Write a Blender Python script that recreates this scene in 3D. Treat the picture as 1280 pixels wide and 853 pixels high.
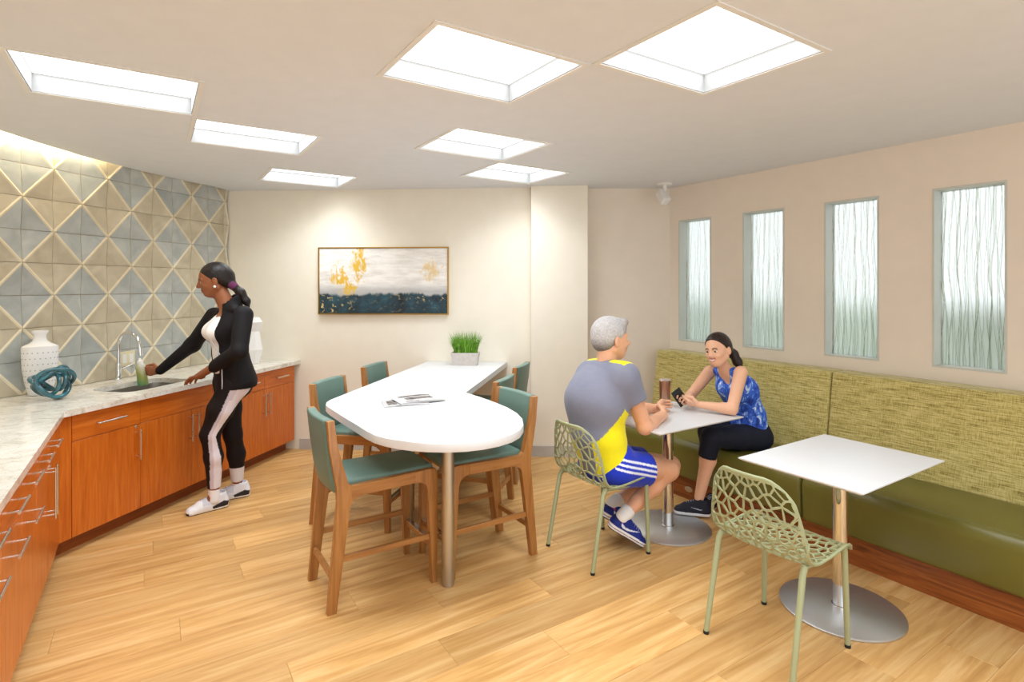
import bpy, bmesh, math, random
import numpy as np
from mathutils import Vector, Matrix

for o in list(bpy.data.objects):
    bpy.data.objects.remove(o)
SC = bpy.context.scene
COL = SC.collection
random.seed(7)
RNG = np.random.default_rng(7)

# ------------------------------------------------------------------ camera
FPX, HORIZ, EYE = 695.0, 358.0, 1.58
cam = bpy.data.cameras.new('camera')
cam.sensor_width = 36.0
cam.lens = 36.0 * FPX / 1280.0
cam.shift_y = -(426.5 - HORIZ) / 1280.0
cam.clip_start = 0.05
camo = bpy.data.objects.new('camera', cam)
COL.objects.link(camo)
camo.location = (0, 0, EYE)
camo.rotation_euler = (math.pi / 2, 0, 0)
SC.camera = camo

# ------------------------------------------------------------------ world and exposure
W = bpy.data.worlds.new('world')
SC.world = W
W.use_nodes = True
W.node_tree.nodes['Background'].inputs[0].default_value = (0.88, 0.94, 1.0, 1)
W.node_tree.nodes['Background'].inputs[1].default_value = 1.5
SC.view_settings.view_transform = 'Standard'
SC.view_settings.look = 'None'
SC.view_settings.gamma = 1.0
SC.view_settings.use_curve_mapping = False
SC.view_settings.exposure = 0.2
PANEL_STRENGTH = 2.2
LAMP_WATTS = 8.2
COVE_STRENGTH = 60.0

# ------------------------------------------------------------------ geometry helpers
def at(u, v, Y):
    """point seen at pixel (u, v) standing at depth Y"""
    return Vector(((u - 640) / FPX * Y, Y, EYE - (v - HORIZ) / FPX * Y))

def on_z(u, v, z):
    Y = (EYE - z) * FPX / (v - HORIZ)
    return at(u, v, Y)

RG = math.radians(33.0)                  # the room grid: local x runs to the window wall
CG, SG = math.cos(RG), math.sin(RG)
def g2w(a, b):
    return (a * CG - b * SG, a * SG + b * CG)
def w2g(x, y):
    return (x * CG + y * SG, -x * SG + y * CG)

def srgb(r, g, b):
    def f(c):
        c /= 255.0
        return c / 12.92 if c <= 0.04045 else ((c + 0.055) / 1.055) ** 2.4
    return (f(r), f(g), f(b), 1.0)

def tag(o, label=None, cat=None, group=None, kind=None):
    if label: o['label'] = label
    if cat: o['category'] = cat
    if group: o['group'] = group
    if kind: o['kind'] = kind
    return o

def empty(name, loc=(0, 0, 0), rz=0.0, parent=None):
    o = bpy.data.objects.new(name, None)
    o.empty_display_size = 0.1
    COL.objects.link(o)
    o.location = loc
    o.rotation_euler = (0, 0, rz)
    if parent: o.parent = parent
    return o

def link(name, me, mat=None, parent=None, loc=None, rot=None):
    if mat is not None and len(me.materials) == 0:
        for m in (mat if isinstance(mat, (list, tuple)) else [mat]):
            me.materials.append(m)
    o = bpy.data.objects.new(name, me)
    COL.objects.link(o)
    if parent: o.parent = parent
    if loc is not None: o.location = loc
    if rot is not None: o.rotation_euler = rot
    return o

def finish(bm, smooth=False, angle=None):
    bmesh.ops.recalc_face_normals(bm, faces=bm.faces)
    me = bpy.data.meshes.new('m')
    bm.to_mesh(me)
    bm.free()
    if smooth:
        me.polygons.foreach_set('use_smooth', [True] * len(me.polygons))
        if angle is not None:
            me.set_sharp_from_angle(angle=math.radians(angle))
    return me

def add_box(bm, lo, hi, bev=0.0, seg=2, mi=0):
    vs = [bm.verts.new((x, y, z)) for x in (lo[0], hi[0]) for y in (lo[1], hi[1]) for z in (lo[2], hi[2])]
    idx = [(0, 1, 3, 2), (4, 6, 7, 5), (0, 4, 5, 1), (2, 3, 7, 6), (0, 2, 6, 4), (1, 5, 7, 3)]
    fs = [bm.faces.new([vs[i] for i in f]) for f in idx]
    for f in fs: f.material_index = mi
    if bev > 0:
        es = list({e for f in fs for e in f.edges})
        r = bmesh.ops.bevel(bm, geom=es, offset=bev, segments=seg, profile=0.5, affect='EDGES')
        for f in r['faces']: f.material_index = mi
    return bm

def box(name, lo, hi, mat, parent=None, bev=0.0, seg=2, loc=None, rot=None, smooth=None):
    bm = bmesh.new()
    add_box(bm, lo, hi, bev, seg)
    me = finish(bm, bev > 0 if smooth is None else smooth, 40)
    return link(name, me, mat, parent, loc, rot)

def add_prism(bm, pts, z0, z1, mi=0):
    """extrude an (x, y) outline from z0 to z1"""
    lo = [bm.verts.new((p[0], p[1], z0)) for p in pts]
    hi = [bm.verts.new((p[0], p[1], z1)) for p in pts]
    n = len(pts)
    fs = [bm.faces.new(lo[::-1]), bm.faces.new(hi)]
    for i in range(n):
        j = (i + 1) % n
        fs.append(bm.faces.new((lo[i], lo[j], hi[j], hi[i])))
    for f in fs: f.material_index = mi
    return fs

def prism(name, pts, z0, z1, mat, parent=None, bev=0.0, seg=2, loc=None, rot=None, smooth=False):
    bm = bmesh.new()
    fs = add_prism(bm, pts, z0, z1)
    if bev:
        es = list({e for f in fs[:2] for e in f.edges})
        bmesh.ops.bevel(bm, geom=es, offset=bev, segments=seg, profile=0.5, affect='EDGES')
    return link(name, finish(bm, smooth or bev > 0, 35), mat, parent, loc, rot)

def side_prism(name, pts, y0, y1, mat, parent=None, bev=0.0, seg=2):
    """an (x, z) outline extruded along y"""
    bm = bmesh.new()
    a = [bm.verts.new((p[0], y0, p[1])) for p in pts]
    b = [bm.verts.new((p[0], y1, p[1])) for p in pts]
    n = len(pts)
    fs = [bm.faces.new(a), bm.faces.new(b[::-1])]
    for i in range(n):
        j = (i + 1) % n
        fs.append(bm.faces.new((a[i], b[i], b[j], a[j])))
    if bev:
        es = list({e for f in fs[:2] for e in f.edges})
        bmesh.ops.bevel(bm, geom=es, offset=bev, segments=seg, profile=0.5, affect='EDGES')
    return link(name, finish(bm, bev > 0, 35), mat, parent)

def add_lathe(bm, prof, n=32, sx=1.0, sy=1.0, cx=0.0, cy=0.0, cap=True, phase=0.0, mi=0):
    rings = []
    for r, z in prof:
        rings.append([bm.verts.new((cx + r * sx * math.cos(2 * math.pi * i / n + phase),
                                    cy + r * sy * math.sin(2 * math.pi * i / n + phase), z)) for i in range(n)])
    for a, b in zip(rings, rings[1:]):
        for i in range(n):
            j = (i + 1) % n
            bm.faces.new((a[i], a[j], b[j], b[i])).material_index = mi
    if cap:
        bm.faces.new(rings[0][::-1]).material_index = mi
        bm.faces.new(rings[-1]).material_index = mi

def lathe(name, prof, mat, parent=None, n=32, sx=1.0, sy=1.0, loc=None, rot=None, smooth=True, cap=True, phase=0.0, angle=35):
    bm = bmesh.new()
    add_lathe(bm, prof, n, sx, sy, cap=cap, phase=phase)
    return link(name, finish(bm, smooth, angle), mat, parent, loc, rot)

def add_tube(bm, pts, rad, n=12, closed=False, flat=1.0):
    pts = [Vector(p) for p in pts]
    m = len(pts)
    rads = rad if isinstance(rad, (list, tuple)) else [rad] * m
    rings = []
    nrm = None
    for i, p in enumerate(pts):
        if closed:
            t = (pts[(i + 1) % m] - pts[i - 1]).normalized()
        else:
            t = (pts[min(i + 1, m - 1)] - pts[max(i - 1, 0)]).normalized()
        if nrm is None:
            nrm = t.orthogonal().normalized()
        else:
            nrm = (nrm - t * nrm.dot(t)).normalized()
        bn = t.cross(nrm)
        rings.append([bm.verts.new(p + (nrm * math.cos(2 * math.pi * k / n) + bn * flat * math.sin(2 * math.pi * k / n)) * rads[i]) for k in range(n)])
    pairs = list(zip(rings, rings[1:]))
    for a, b in pairs:
        for k in range(n):
            j = (k + 1) % n
            bm.faces.new((a[k], a[j], b[j], b[k]))
    if closed:
        a, b = rings[-1], rings[0]
        off = min(range(n), key=lambda s: sum((a[k].co - b[(k + s) % n].co).length for k in range(n)))
        for k in range(n):
            bm.faces.new((a[k], a[(k + 1) % n], b[(k + 1 + off) % n], b[(k + off) % n]))
    else:
        bm.faces.new(rings[0][::-1])
        bm.faces.new(rings[-1])

def tube(name, pts, rad, mat, parent=None, n=12, closed=False):
    bm = bmesh.new()
    add_tube(bm, pts, rad, n, closed)
    return link(name, finish(bm, True, 50), mat, parent)

def copy_tree(o, parent=None):
    c = o.copy()
    COL.objects.link(c)
    if parent: c.parent = parent
    for ch in list(o.children):
        copy_tree(ch, c)
    return c

def arc(cx, cy, r, a0, a1, n):
    return [(cx + r * math.cos(math.radians(a0 + (a1 - a0) * i / n)), cy + r * math.sin(math.radians(a0 + (a1 - a0) * i / n))) for i in range(n + 1)]

# ------------------------------------------------------------------ materials
def new_mat(name):
    m = bpy.data.materials.new(name)
    m.use_nodes = True
    nt = m.node_tree
    return m, nt, nt.nodes['Principled BSDF']

def N(nt, kind, **kw):
    n = nt.nodes.new(kind)
    for k, v in kw.items():
        if k in n.inputs: n.inputs[k].default_value = v
        else: setattr(n, k, v)
    return n

def ramp(nt, stops, interp='LINEAR'):
    r = nt.nodes.new('ShaderNodeValToRGB')
    r.color_ramp.interpolation = interp
    el = r.color_ramp.elements
    while len(el) < len(stops): el.new(0.5)
    for e, (p, c) in zip(el, stops):
        e.position = p
        e.color = c
    return r

def plain(name, c, rough=0.5, metal=0.0, var=0.06, scale=8.0, bump=0.0, bscale=60.0, coat=0.0, spec=0.5):
    m, nt, b = new_mat(name)
    b.inputs['Roughness'].default_value = rough
    b.inputs['Metallic'].default_value = metal
    b.inputs['Coat Weight'].default_value = coat
    b.inputs['Specular IOR Level'].default_value = spec
    tc = N(nt, 'ShaderNodeTexCoord')
    no = N(nt, 'ShaderNodeTexNoise', Scale=scale, Detail=4.0)
    nt.links.new(tc.outputs['Object'], no.inputs['Vector'])
    lo = tuple(x * (1 - var) for x in c[:3]) + (1,)
    hi = tuple(min(1, x * (1 + var)) for x in c[:3]) + (1,)
    r = ramp(nt, [(0.3, lo), (0.7, hi)])
    nt.links.new(no.outputs['Fac'], r.inputs[0])
    nt.links.new(r.outputs[0], b.inputs['Base Color'])
    if bump:
        n2 = N(nt, 'ShaderNodeTexNoise', Scale=bscale, Detail=3.0)
        nt.links.new(tc.outputs['Object'], n2.inputs['Vector'])
        bp = N(nt, 'ShaderNodeBump', Strength=bump, Distance=0.004)
        nt.links.new(n2.outputs['Fac'], bp.inputs['Height'])
        nt.links.new(bp.outputs[0], b.inputs['Normal'])
    return m

def wood(name, c0, c1, c2, axis='x', rough=0.4, scale=1.0, coat=0.0, random_piece=False, fig=0.5, spec=0.5):
    m, nt, b = new_mat(name)
    b.inputs['Roughness'].default_value = rough
    b.inputs['Coat Weight'].default_value = coat
    b.inputs['Specular IOR Level'].default_value = spec
    tc = N(nt, 'ShaderNodeTexCoord')
    src = tc.outputs['Object']
    if random_piece:
        oi = N(nt, 'ShaderNodeObjectInfo')
        cx = N(nt, 'ShaderNodeCombineXYZ')
        mu = N(nt, 'ShaderNodeMath', operation='MULTIPLY'); mu.inputs[1].default_value = 57.0
        nt.links.new(oi.outputs['Random'], mu.inputs[0])
        for i in range(3): nt.links.new(mu.outputs[0], cx.inputs[i])
        ad = N(nt, 'ShaderNodeVectorMath', operation='ADD')
        nt.links.new(src, ad.inputs[0]); nt.links.new(cx.outputs[0], ad.inputs[1])
        src = ad.outputs[0]
    mp = N(nt, 'ShaderNodeMapping')
    s = {'x': (1.6, 22, 22), 'y': (22, 1.6, 22), 'z': (22, 22, 1.6)}[axis]
    mp.inputs['Scale'].default_value = tuple(v * scale for v in s)
    nt.links.new(src, mp.inputs['Vector'])
    n1 = N(nt, 'ShaderNodeTexNoise', Scale=1.0, Detail=6.0, Roughness=0.62, Distortion=fig)
    nt.links.new(mp.outputs[0], n1.inputs['Vector'])
    r = ramp(nt, [(0.28, c0), (0.5, c1), (0.72, c2)])
    nt.links.new(n1.outputs['Fac'], r.inputs[0])
    out = r.outputs[0]
    if random_piece:
        hsv = N(nt, 'ShaderNodeHueSaturation')
        mr = N(nt, 'ShaderNodeMapRange'); mr.inputs[3].default_value = 0.84; mr.inputs[4].default_value = 1.12
        nt.links.new(oi.outputs['Random'], mr.inputs[0])
        nt.links.new(mr.outputs[0], hsv.inputs['Value'])
        nt.links.new(out, hsv.inputs['Color'])
        out = hsv.outputs[0]
    nt.links.new(out, b.inputs['Base Color'])
    bp = N(nt, 'ShaderNodeBump', Strength=0.06, Distance=0.002)
    nt.links.new(n1.outputs['Fac'], bp.inputs['Height'])
    nt.links.new(bp.outputs[0], b.inputs['Normal'])
    return m

def metal(name, c, rough=0.25, brushed=True, aniso=None):
    m, nt, b = new_mat(name)
    b.inputs['Metallic'].default_value = 1.0
    b.inputs['Base Color'].default_value = c
    tc = N(nt, 'ShaderNodeTexCoord')
    no = N(nt, 'ShaderNodeTexNoise', Scale=90.0 if brushed else 6.0, Detail=2.0)
    nt.links.new(tc.outputs['Object'], no.inputs['Vector'])
    mr = N(nt, 'ShaderNodeMapRange'); mr.inputs[3].default_value = rough * 0.8; mr.inputs[4].default_value = rough * 1.2
    nt.links.new(no.outputs['Fac'], mr.inputs[0])
    nt.links.new(mr.outputs[0], b.inputs['Roughness'])
    return m

def emit(name, c, s):
    m, nt, b = new_mat(name)
    b.inputs['Base Color'].default_value = (0.8, 0.8, 0.8, 1)
    b.inputs['Emission Color'].default_value = c
    b.inputs['Emission Strength'].default_value = s
    return m

def attr_mat(name, rough=0.6, noise=0.05, nscale=30.0, bump=0.0, sss=0.0, sheen=0.0, spec=0.4):
    """takes its colour from the mesh's own colour attribute, broken up by a little noise"""
    m, nt, b = new_mat(name)
    b.inputs['Roughness'].default_value = rough
    b.inputs['Specular IOR Level'].default_value = spec
    b.inputs['Sheen Weight'].default_value = sheen
    if sss:
        b.inputs['Subsurface Weight'].default_value = sss
        b.inputs['Subsurface Radius'].default_value = (0.012, 0.005, 0.003)
        b.inputs['Subsurface Scale'].default_value = 0.6
    a = N(nt, 'ShaderNodeAttribute', attribute_name='col')
    tc = N(nt, 'ShaderNodeTexCoord')
    no = N(nt, 'ShaderNodeTexNoise', Scale=nscale, Detail=3.0)
    nt.links.new(tc.outputs['Object'], no.inputs['Vector'])
    mr = N(nt, 'ShaderNodeMapRange'); mr.inputs[3].default_value = 1 - noise; mr.inputs[4].default_value = 1 + noise
    nt.links.new(no.outputs['Fac'], mr.inputs[0])
    mx = N(nt, 'ShaderNodeVectorMath', operation='SCALE')
    nt.links.new(a.outputs['Color'], mx.inputs[0]); nt.links.new(mr.outputs[0], mx.inputs['Scale'])
    nt.links.new(mx.outputs[0], b.inputs['Base Color'])
    if bump:
        n2 = N(nt, 'ShaderNodeTexNoise', Scale=nscale, Detail=4.0)
        nt.links.new(tc.outputs['Object'], n2.inputs['Vector'])
        bp = N(nt, 'ShaderNodeBump', Strength=bump, Distance=0.01)
        nt.links.new(n2.outputs['Fac'], bp.inputs['Height'])
        nt.links.new(bp.outputs[0], b.inputs['Normal'])
    return m

M = {}
M['cream_wall'] = plain('cream_wall_paint', srgb(245, 237, 221), 0.85, var=0.015, bump=0.03, bscale=300)
M['tan_wall'] = plain('tan_wall_paint', srgb(238, 226, 211), 0.85, var=0.015, bump=0.03, bscale=300)
M['ceiling'] = plain('ceiling_paint', srgb(226, 228, 232), 0.9, var=0.015)
M['baseboard'] = plain('grey_vinyl_base', srgb(190, 186, 182), 0.5)
M['grout'] = plain('grout', srgb(190, 168, 125), 0.9)
M['cabinet'] = wood('cabinet_cherry', srgb(182, 88, 18), srgb(202, 104, 28), srgb(216, 122, 42), 'z', 0.32, 2.2, 0.1)
M['cabinet_h'] = wood('cabinet_cherry_side_grain', srgb(182, 88, 18), srgb(202, 104, 28), srgb(216, 122, 42), 'y', 0.32, 2.2, 0.1)
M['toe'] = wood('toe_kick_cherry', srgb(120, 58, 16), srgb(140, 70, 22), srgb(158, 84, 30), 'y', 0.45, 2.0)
M['plank'] = wood('maple_plank', srgb(178, 130, 72), srgb(204, 158, 98), srgb(222, 184, 128), 'x', 0.42, 1.0, 0.0, True, 0.6, 0.35)
M['stool_wood'] = wood('stool_maple', srgb(138, 88, 42), srgb(166, 112, 58), srgb(182, 130, 74), 'z', 0.38, 1.5, 0.15)
M['stool_wood_x'] = wood('stool_maple_rail', srgb(138, 88, 42), srgb(166, 112, 58), srgb(182, 130, 74), 'x', 0.38, 1.5, 0.15)
M['bench_wood'] = wood('bench_base_cherry', srgb(96, 50, 20), srgb(146, 80, 34), srgb(172, 102, 48), 'y', 0.4, 0.9, 0.0, False, 2.2)
M['teal_vinyl'] = plain('teal_vinyl', srgb(98, 126, 116), 0.42, var=0.05, bump=0.05, bscale=200)
M['olive_vinyl'] = plain('olive_vinyl', srgb(104, 99, 40), 0.33, var=0.06, scale=3, bump=0.03, bscale=150)
M['white_laminate'] = plain('white_laminate', srgb(222, 222, 224), 0.38, var=0.01)
M['steel'] = metal('brushed_steel', srgb(190, 186, 180), 0.34)
M['steel_disc'] = metal('satin_steel_disc', srgb(212, 214, 216), 0.45)
M['chrome'] = metal('chrome', srgb(225, 225, 225), 0.08, False)
M['pull'] = metal('nickel_pull', srgb(222, 218, 212), 0.28, False)
M['sage'] = plain('sage_powder_coat', srgb(158, 162, 124), 0.42, var=0.03)
M['black_rubber'] = plain('black_rubber', srgb(28, 27, 26), 0.7)
M['white_ceramic'] = plain('white_ceramic', srgb(240, 238, 236), 0.5, var=0.02)
M['grey_dot'] = plain('grey_dimple', srgb(176, 176, 182), 0.7)
M['concrete'] = plain('pale_concrete', srgb(206, 198, 192), 0.85, var=0.08, scale=40, bump=0.3, bscale=80)
M['soil'] = plain('dark_soil', srgb(60, 48, 34), 0.95)
M['gold'] = metal('gold_frame', srgb(196, 160, 84), 0.35)
M['trim_white'] = plain('white_trim', srgb(232, 230, 226), 0.5, var=0.01)
M['diffuser_box'] = plain('light_box_satin', srgb(156, 156, 155), 0.6, var=0.01)  # greyed to put shade on the whitish inner sides beside the bright panel
M['light_panel'] = emit('light_panel', (0.95, 0.98, 1.0, 1), PANEL_STRENGTH)
M['cove_led'] = emit('cove_led', (1.0, 0.84, 0.58, 1), COVE_STRENGTH)
M['white_plastic'] = plain('white_plastic', srgb(236, 234, 230), 0.4, var=0.01)
M['cream_plastic'] = plain('cream_plastic', srgb(226, 214, 178), 0.4, var=0.01)
M['dark_slot'] = plain('dark_slot', srgb(60, 52, 42), 0.6)
M['window_frame'] = plain('grey_green_frame', srgb(206, 208, 200), 0.5, var=0.02)
M['outside'] = plain('outside_block_green', srgb(176, 190, 180), 0.9, var=0.3, scale=1.3)
M['paper'] = plain('magazine_paper', srgb(232, 230, 228), 0.5, var=0.02)
M['tile_backer'] = M['grout']

def glaze(name, c0, c1, rough, spec=0.7, mt=0.25):
    m, nt, b = new_mat(name)
    b.inputs['Roughness'].default_value = rough
    b.inputs['Metallic'].default_value = mt
    b.inputs['Specular IOR Level'].default_value = spec
    tc = N(nt, 'ShaderNodeTexCoord')
    oi = N(nt, 'ShaderNodeObjectInfo')
    ad = N(nt, 'ShaderNodeVectorMath', operation='ADD')
    nt.links.new(tc.outputs['Object'], ad.inputs[0]); nt.links.new(oi.outputs['Location'], ad.inputs[1])
    no = N(nt, 'ShaderNodeTexNoise', Scale=7.0, Detail=5.0, Distortion=0.6)
    nt.links.new(ad.outputs[0], no.inputs['Vector'])
    r = ramp(nt, [(0.3, c0), (0.72, c1)])
    nt.links.new(no.outputs['Fac'], r.inputs[0])
    nt.links.new(r.outputs[0], b.inputs['Base Color'])
    return m
M['tile_blue'] = glaze('tile_glaze_blue_grey', srgb(168, 174, 172), srgb(198, 202, 198), 0.36)
M['tile_tan'] = glaze('tile_glaze_tan', srgb(190, 178, 152), srgb(216, 206, 182), 0.38)
M['tile_ridge'] = glaze('tile_glaze_cream_ridge', srgb(222, 208, 176), srgb(238, 228, 202), 0.35, mt=0.0)

def granite():
    m, nt, b = new_mat('pale_granite')
    b.inputs['Roughness'].default_value = 0.16
    tc = N(nt, 'ShaderNodeTexCoord')
    n1 = N(nt, 'ShaderNodeTexNoise', Scale=9.0, Detail=8.0, Roughness=0.7, Distortion=1.2)
    n2 = N(nt, 'ShaderNodeTexNoise', Scale=70.0, Detail=4.0, Roughness=0.7)
    for n in (n1, n2): nt.links.new(tc.outputs['Object'], n.inputs['Vector'])
    r1 = ramp(nt, [(0.3, srgb(196, 186, 168)), (0.48, srgb(226, 220, 208)), (0.7, srgb(240, 237, 230))])
    r2 = ramp(nt, [(0.30, srgb(110, 104, 100)), (0.42, (1, 1, 1, 1))])
    nt.links.new(n1.outputs['Fac'], r1.inputs[0]); nt.links.new(n2.outputs['Fac'], r2.inputs[0])
    mx = N(nt, 'ShaderNodeMix', data_type='RGBA', blend_type='MULTIPLY'); mx.inputs[0].default_value = 0.55
    nt.links.new(r1.outputs[0], mx.inputs[6]); nt.links.new(r2.outputs[0], mx.inputs[7])
    nt.links.new(mx.outputs[2], b.inputs['Base Color'])
    return m
M['granite'] = granite()

def woven():
    m, nt, b = new_mat('woven_olive_fabric')
    b.inputs['Roughness'].default_value = 0.85
    b.inputs['Sheen Weight'].default_value = 0.2
    tc = N(nt, 'ShaderNodeTexCoord')
    fac = []
    for sc, d in (((60, 9, 190), 3.0), ((60, 230, 30), 2.0)):
        mp = N(nt, 'ShaderNodeMapping'); mp.inputs['Scale'].default_value = sc
        nt.links.new(tc.outputs['Object'], mp.inputs['Vector'])
        no = N(nt, 'ShaderNodeTexNoise', Scale=1.0, Detail=d)
        nt.links.new(mp.outputs[0], no.inputs['Vector'])
        fac.append(no)
    ad = N(nt, 'ShaderNodeMix', data_type='FLOAT'); ad.inputs[0].default_value = 0.35
    nt.links.new(fac[0].outputs['Fac'], ad.inputs[2]); nt.links.new(fac[1].outputs['Fac'], ad.inputs[3])
    r = ramp(nt, [(0.34, srgb(128, 112, 52)), (0.46, srgb(182, 166, 92)), (0.6, srgb(214, 200, 134))])
    nt.links.new(ad.outputs[0], r.inputs[0])
    nt.links.new(r.outputs[0], b.inputs['Base Color'])
    bp = N(nt, 'ShaderNodeBump', Strength=0.25, Distance=0.003)
    nt.links.new(ad.outputs[0], bp.inputs['Height']); nt.links.new(bp.outputs[0], b.inputs['Normal'])
    return m
M['woven'] = woven()

def reed_glass():
    """frosted resin pane with thin grass stems cast into it"""
    m, nt, b = new_mat('frosted_reed_pane')
    b.inputs['Roughness'].default_value = 0.66
    b.inputs['Transmission Weight'].default_value = 0.85
    b.inputs['IOR'].default_value = 1.08
    tc = N(nt, 'ShaderNodeTexCoord')
    sp = N(nt, 'ShaderNodeSeparateXYZ')
    nt.links.new(tc.outputs['Object'], sp.inputs[0])
    total = None
    for k, (frq, amp, wob, thr) in enumerate(((17.0, 0.024, 2.3, 0.016), (13.0, 0.036, 1.7, 0.014), (25.0, 0.018, 2.9, 0.020), (21.0, 0.044, 1.3, 0.017), (29.0, 0.030, 1.5, 0.02))):
        cb = N(nt, 'ShaderNodeCombineXYZ')
        mu = N(nt, 'ShaderNodeMath', operation='MULTIPLY'); mu.inputs[1].default_value = wob
        nt.links.new(sp.outputs['Z'], mu.inputs[0])
        my = N(nt, 'ShaderNodeMath', operation='MULTIPLY'); my.inputs[1].default_value = 1.6
        nt.links.new(sp.outputs['Y'], my.inputs[0])
        nt.links.new(mu.outputs[0], cb.inputs[0]); cb.inputs[1].default_value = 3.7 * k
        nt.links.new(my.outputs[0], cb.inputs[2])
        no = N(nt, 'ShaderNodeTexNoise', Scale=1.0, Detail=1.0)
        nt.links.new(cb.outputs[0], no.inputs['Vector'])
        ms = N(nt, 'ShaderNodeMath', operation='MULTIPLY_ADD'); ms.inputs[1].default_value = amp * 4
        nt.links.new(no.outputs['Fac'], ms.inputs[0]); nt.links.new(sp.outputs['Y'], ms.inputs[2])
        fq = N(nt, 'ShaderNodeMath', operation='MULTIPLY'); fq.inputs[1].default_value = frq
        nt.links.new(ms.outputs[0], fq.inputs[0])
        fr = N(nt, 'ShaderNodeMath', operation='PINGPONG'); fr.inputs[1].default_value = 0.5
        nt.links.new(fq.outputs[0], fr.inputs[0])
        lt = N(nt, 'ShaderNodeMath', operation='LESS_THAN'); lt.inputs[1].default_value = thr
        nt.links.new(fr.outputs[0], lt.inputs[0])
        if total is None: total = lt
        else:
            mxm = N(nt, 'ShaderNodeMath', operation='MAXIMUM')
            nt.links.new(total.outputs[0], mxm.inputs[0]); nt.links.new(lt.outputs[0], mxm.inputs[1])
            total = mxm
    mx = N(nt, 'ShaderNodeMix', data_type='RGBA')
    mx.inputs[6].default_value = srgb(243, 246, 243); mx.inputs[7].default_value = srgb(128, 130, 104)
    nt.links.new(total.outputs[0], mx.inputs[0])
    nt.links.new(mx.outputs[2], b.inputs['Base Color'])
    return m
M['reed'] = reed_glass()

def canvas_mat(w, h):
    m, nt, b = new_mat('abstract_canvas')
    b.inputs['Roughness'].default_value = 0.6
    tc = N(nt, 'ShaderNodeTexCoord')
    sp = N(nt, 'ShaderNodeSeparateXYZ')
    nt.links.new(tc.outputs['Generated'], sp.inputs[0])
    def noise(scale, sc, detail=6.0, dist=0.0, off=(0, 0, 0)):
        mp = N(nt, 'ShaderNodeMapping'); mp.inputs['Scale'].default_value = sc; mp.inputs['Location'].default_value = off
        nt.links.new(tc.outputs['Generated'], mp.inputs['Vector'])
        n = N(nt, 'ShaderNodeTexNoise', Scale=scale, Detail=detail, Roughness=0.65, Distortion=dist)
        nt.links.new(mp.outputs[0], n.inputs['Vector'])
        return n.outputs['Fac']
    def math_(op, a, b_=None, c=None):
        n = N(nt, 'ShaderNodeMath', operation=op)
        for i, v in enumerate((a, b_, c)):
            if v is None: continue
            if isinstance(v, (int, float)): n.inputs[i].default_value = v
            else: nt.links.new(v, n.inputs[i])
        return n.outputs[0]
    def mix(f, a, c):
        n = N(nt, 'ShaderNodeMix', data_type='RGBA')
        nt.links.new(f, n.inputs[0])
        for i, v in ((6, a), (7, c)):
            if isinstance(v, tuple): n.inputs[i].default_value = v
            else: nt.links.new(v, n.inputs[i])
        return n.outputs[2]
    def smooth(v, lo, hi):
        n = N(nt, 'ShaderNodeMapRange', interpolation_type='SMOOTHSTEP')
        n.inputs[1].default_value = lo; n.inputs[2].default_value = hi
        nt.links.new(v, n.inputs[0])
        return n.outputs[0]
    x, z = sp.outputs['X'], sp.outputs['Z']
    base = ramp(nt, [(0.35, srgb(224, 218, 210)), (0.58, srgb(250, 246, 240))])
    nt.links.new(noise(5, (1, 1, 2.5)), base.inputs[0])
    col = base.outputs[0]
    # grey mist just above the dark band
    g = math_('MULTIPLY', smooth(z, 0.50, 0.30), 0.7)
    col = mix(g, col, srgb(150, 152, 156))
    # gold: two loose drips in the upper left, one on the right
    gn = noise(16, (2.2, 1, 0.55), 10.0, 0.5)
    def blob(cx, cz, rx, rz):
        dx = math_('DIVIDE', math_('SUBTRACT', x, cx), rx); dz = math_('DIVIDE', math_('SUBTRACT', z, cz), rz)
        d = math_('ADD', math_('MULTIPLY', dx, dx), math_('MULTIPLY', dz, dz))
        return smooth(math_('ADD', d, math_('MULTIPLY', math_('SUBTRACT', gn, 0.5), 8.0)), 1.25, -0.1)
    gold = blob(0.31, 0.76, 0.065, 0.26)
    for a in ((0.16, 0.55, 0.07, 0.17), (0.23, 0.38, 0.06, 0.12), (0.87, 0.66, 0.07, 0.16)):
        gold = math_('MAXIMUM', gold, blob(*a) if a[0] < 0.8 else math_('MULTIPLY', blob(*a), 0.6))
    col = mix(gold, col, srgb(228, 184, 62))
    # the dark band with a ragged top
    edge = math_('ADD', z, math_('MULTIPLY', math_('SUBTRACT', noise(7, (1.4, 1, 0.2), 8.0), 0.5), 0.20))
    dk = ramp(nt, [(0.3, srgb(16, 24, 30)), (0.5, srgb(30, 58, 70)), (0.7, srgb(44, 92, 104)), (0.82, srgb(70, 74, 74))])
    nt.links.new(noise(6, (1.2, 1, 0.5), 6.0, 0.5, (3, 0, 1)), dk.inputs[0])
    f = smooth(edge, 0.32, 0.27)
    col = mix(f, col, dk.outputs[0])
    fl = math_('MULTIPLY', smooth(noise(22, (1.2, 1, 0.9), 6.0, 0.6, (5, 0, 0)), 0.55, 0.64), smooth(z, 0.36, 0.3))
    side = math_('ADD', math_('MAXIMUM', smooth(x, 0.36, 0.1), math_('MULTIPLY', smooth(x, 0.55, 0.75), smooth(z, 0.16, 0.24))), 0.12)
    col = mix(math_('MULTIPLY', fl, math_('MINIMUM', side, 1.0)), col, srgb(214, 188, 122))
    nt.links.new(col, b.inputs['Base Color'])
    return m

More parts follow.
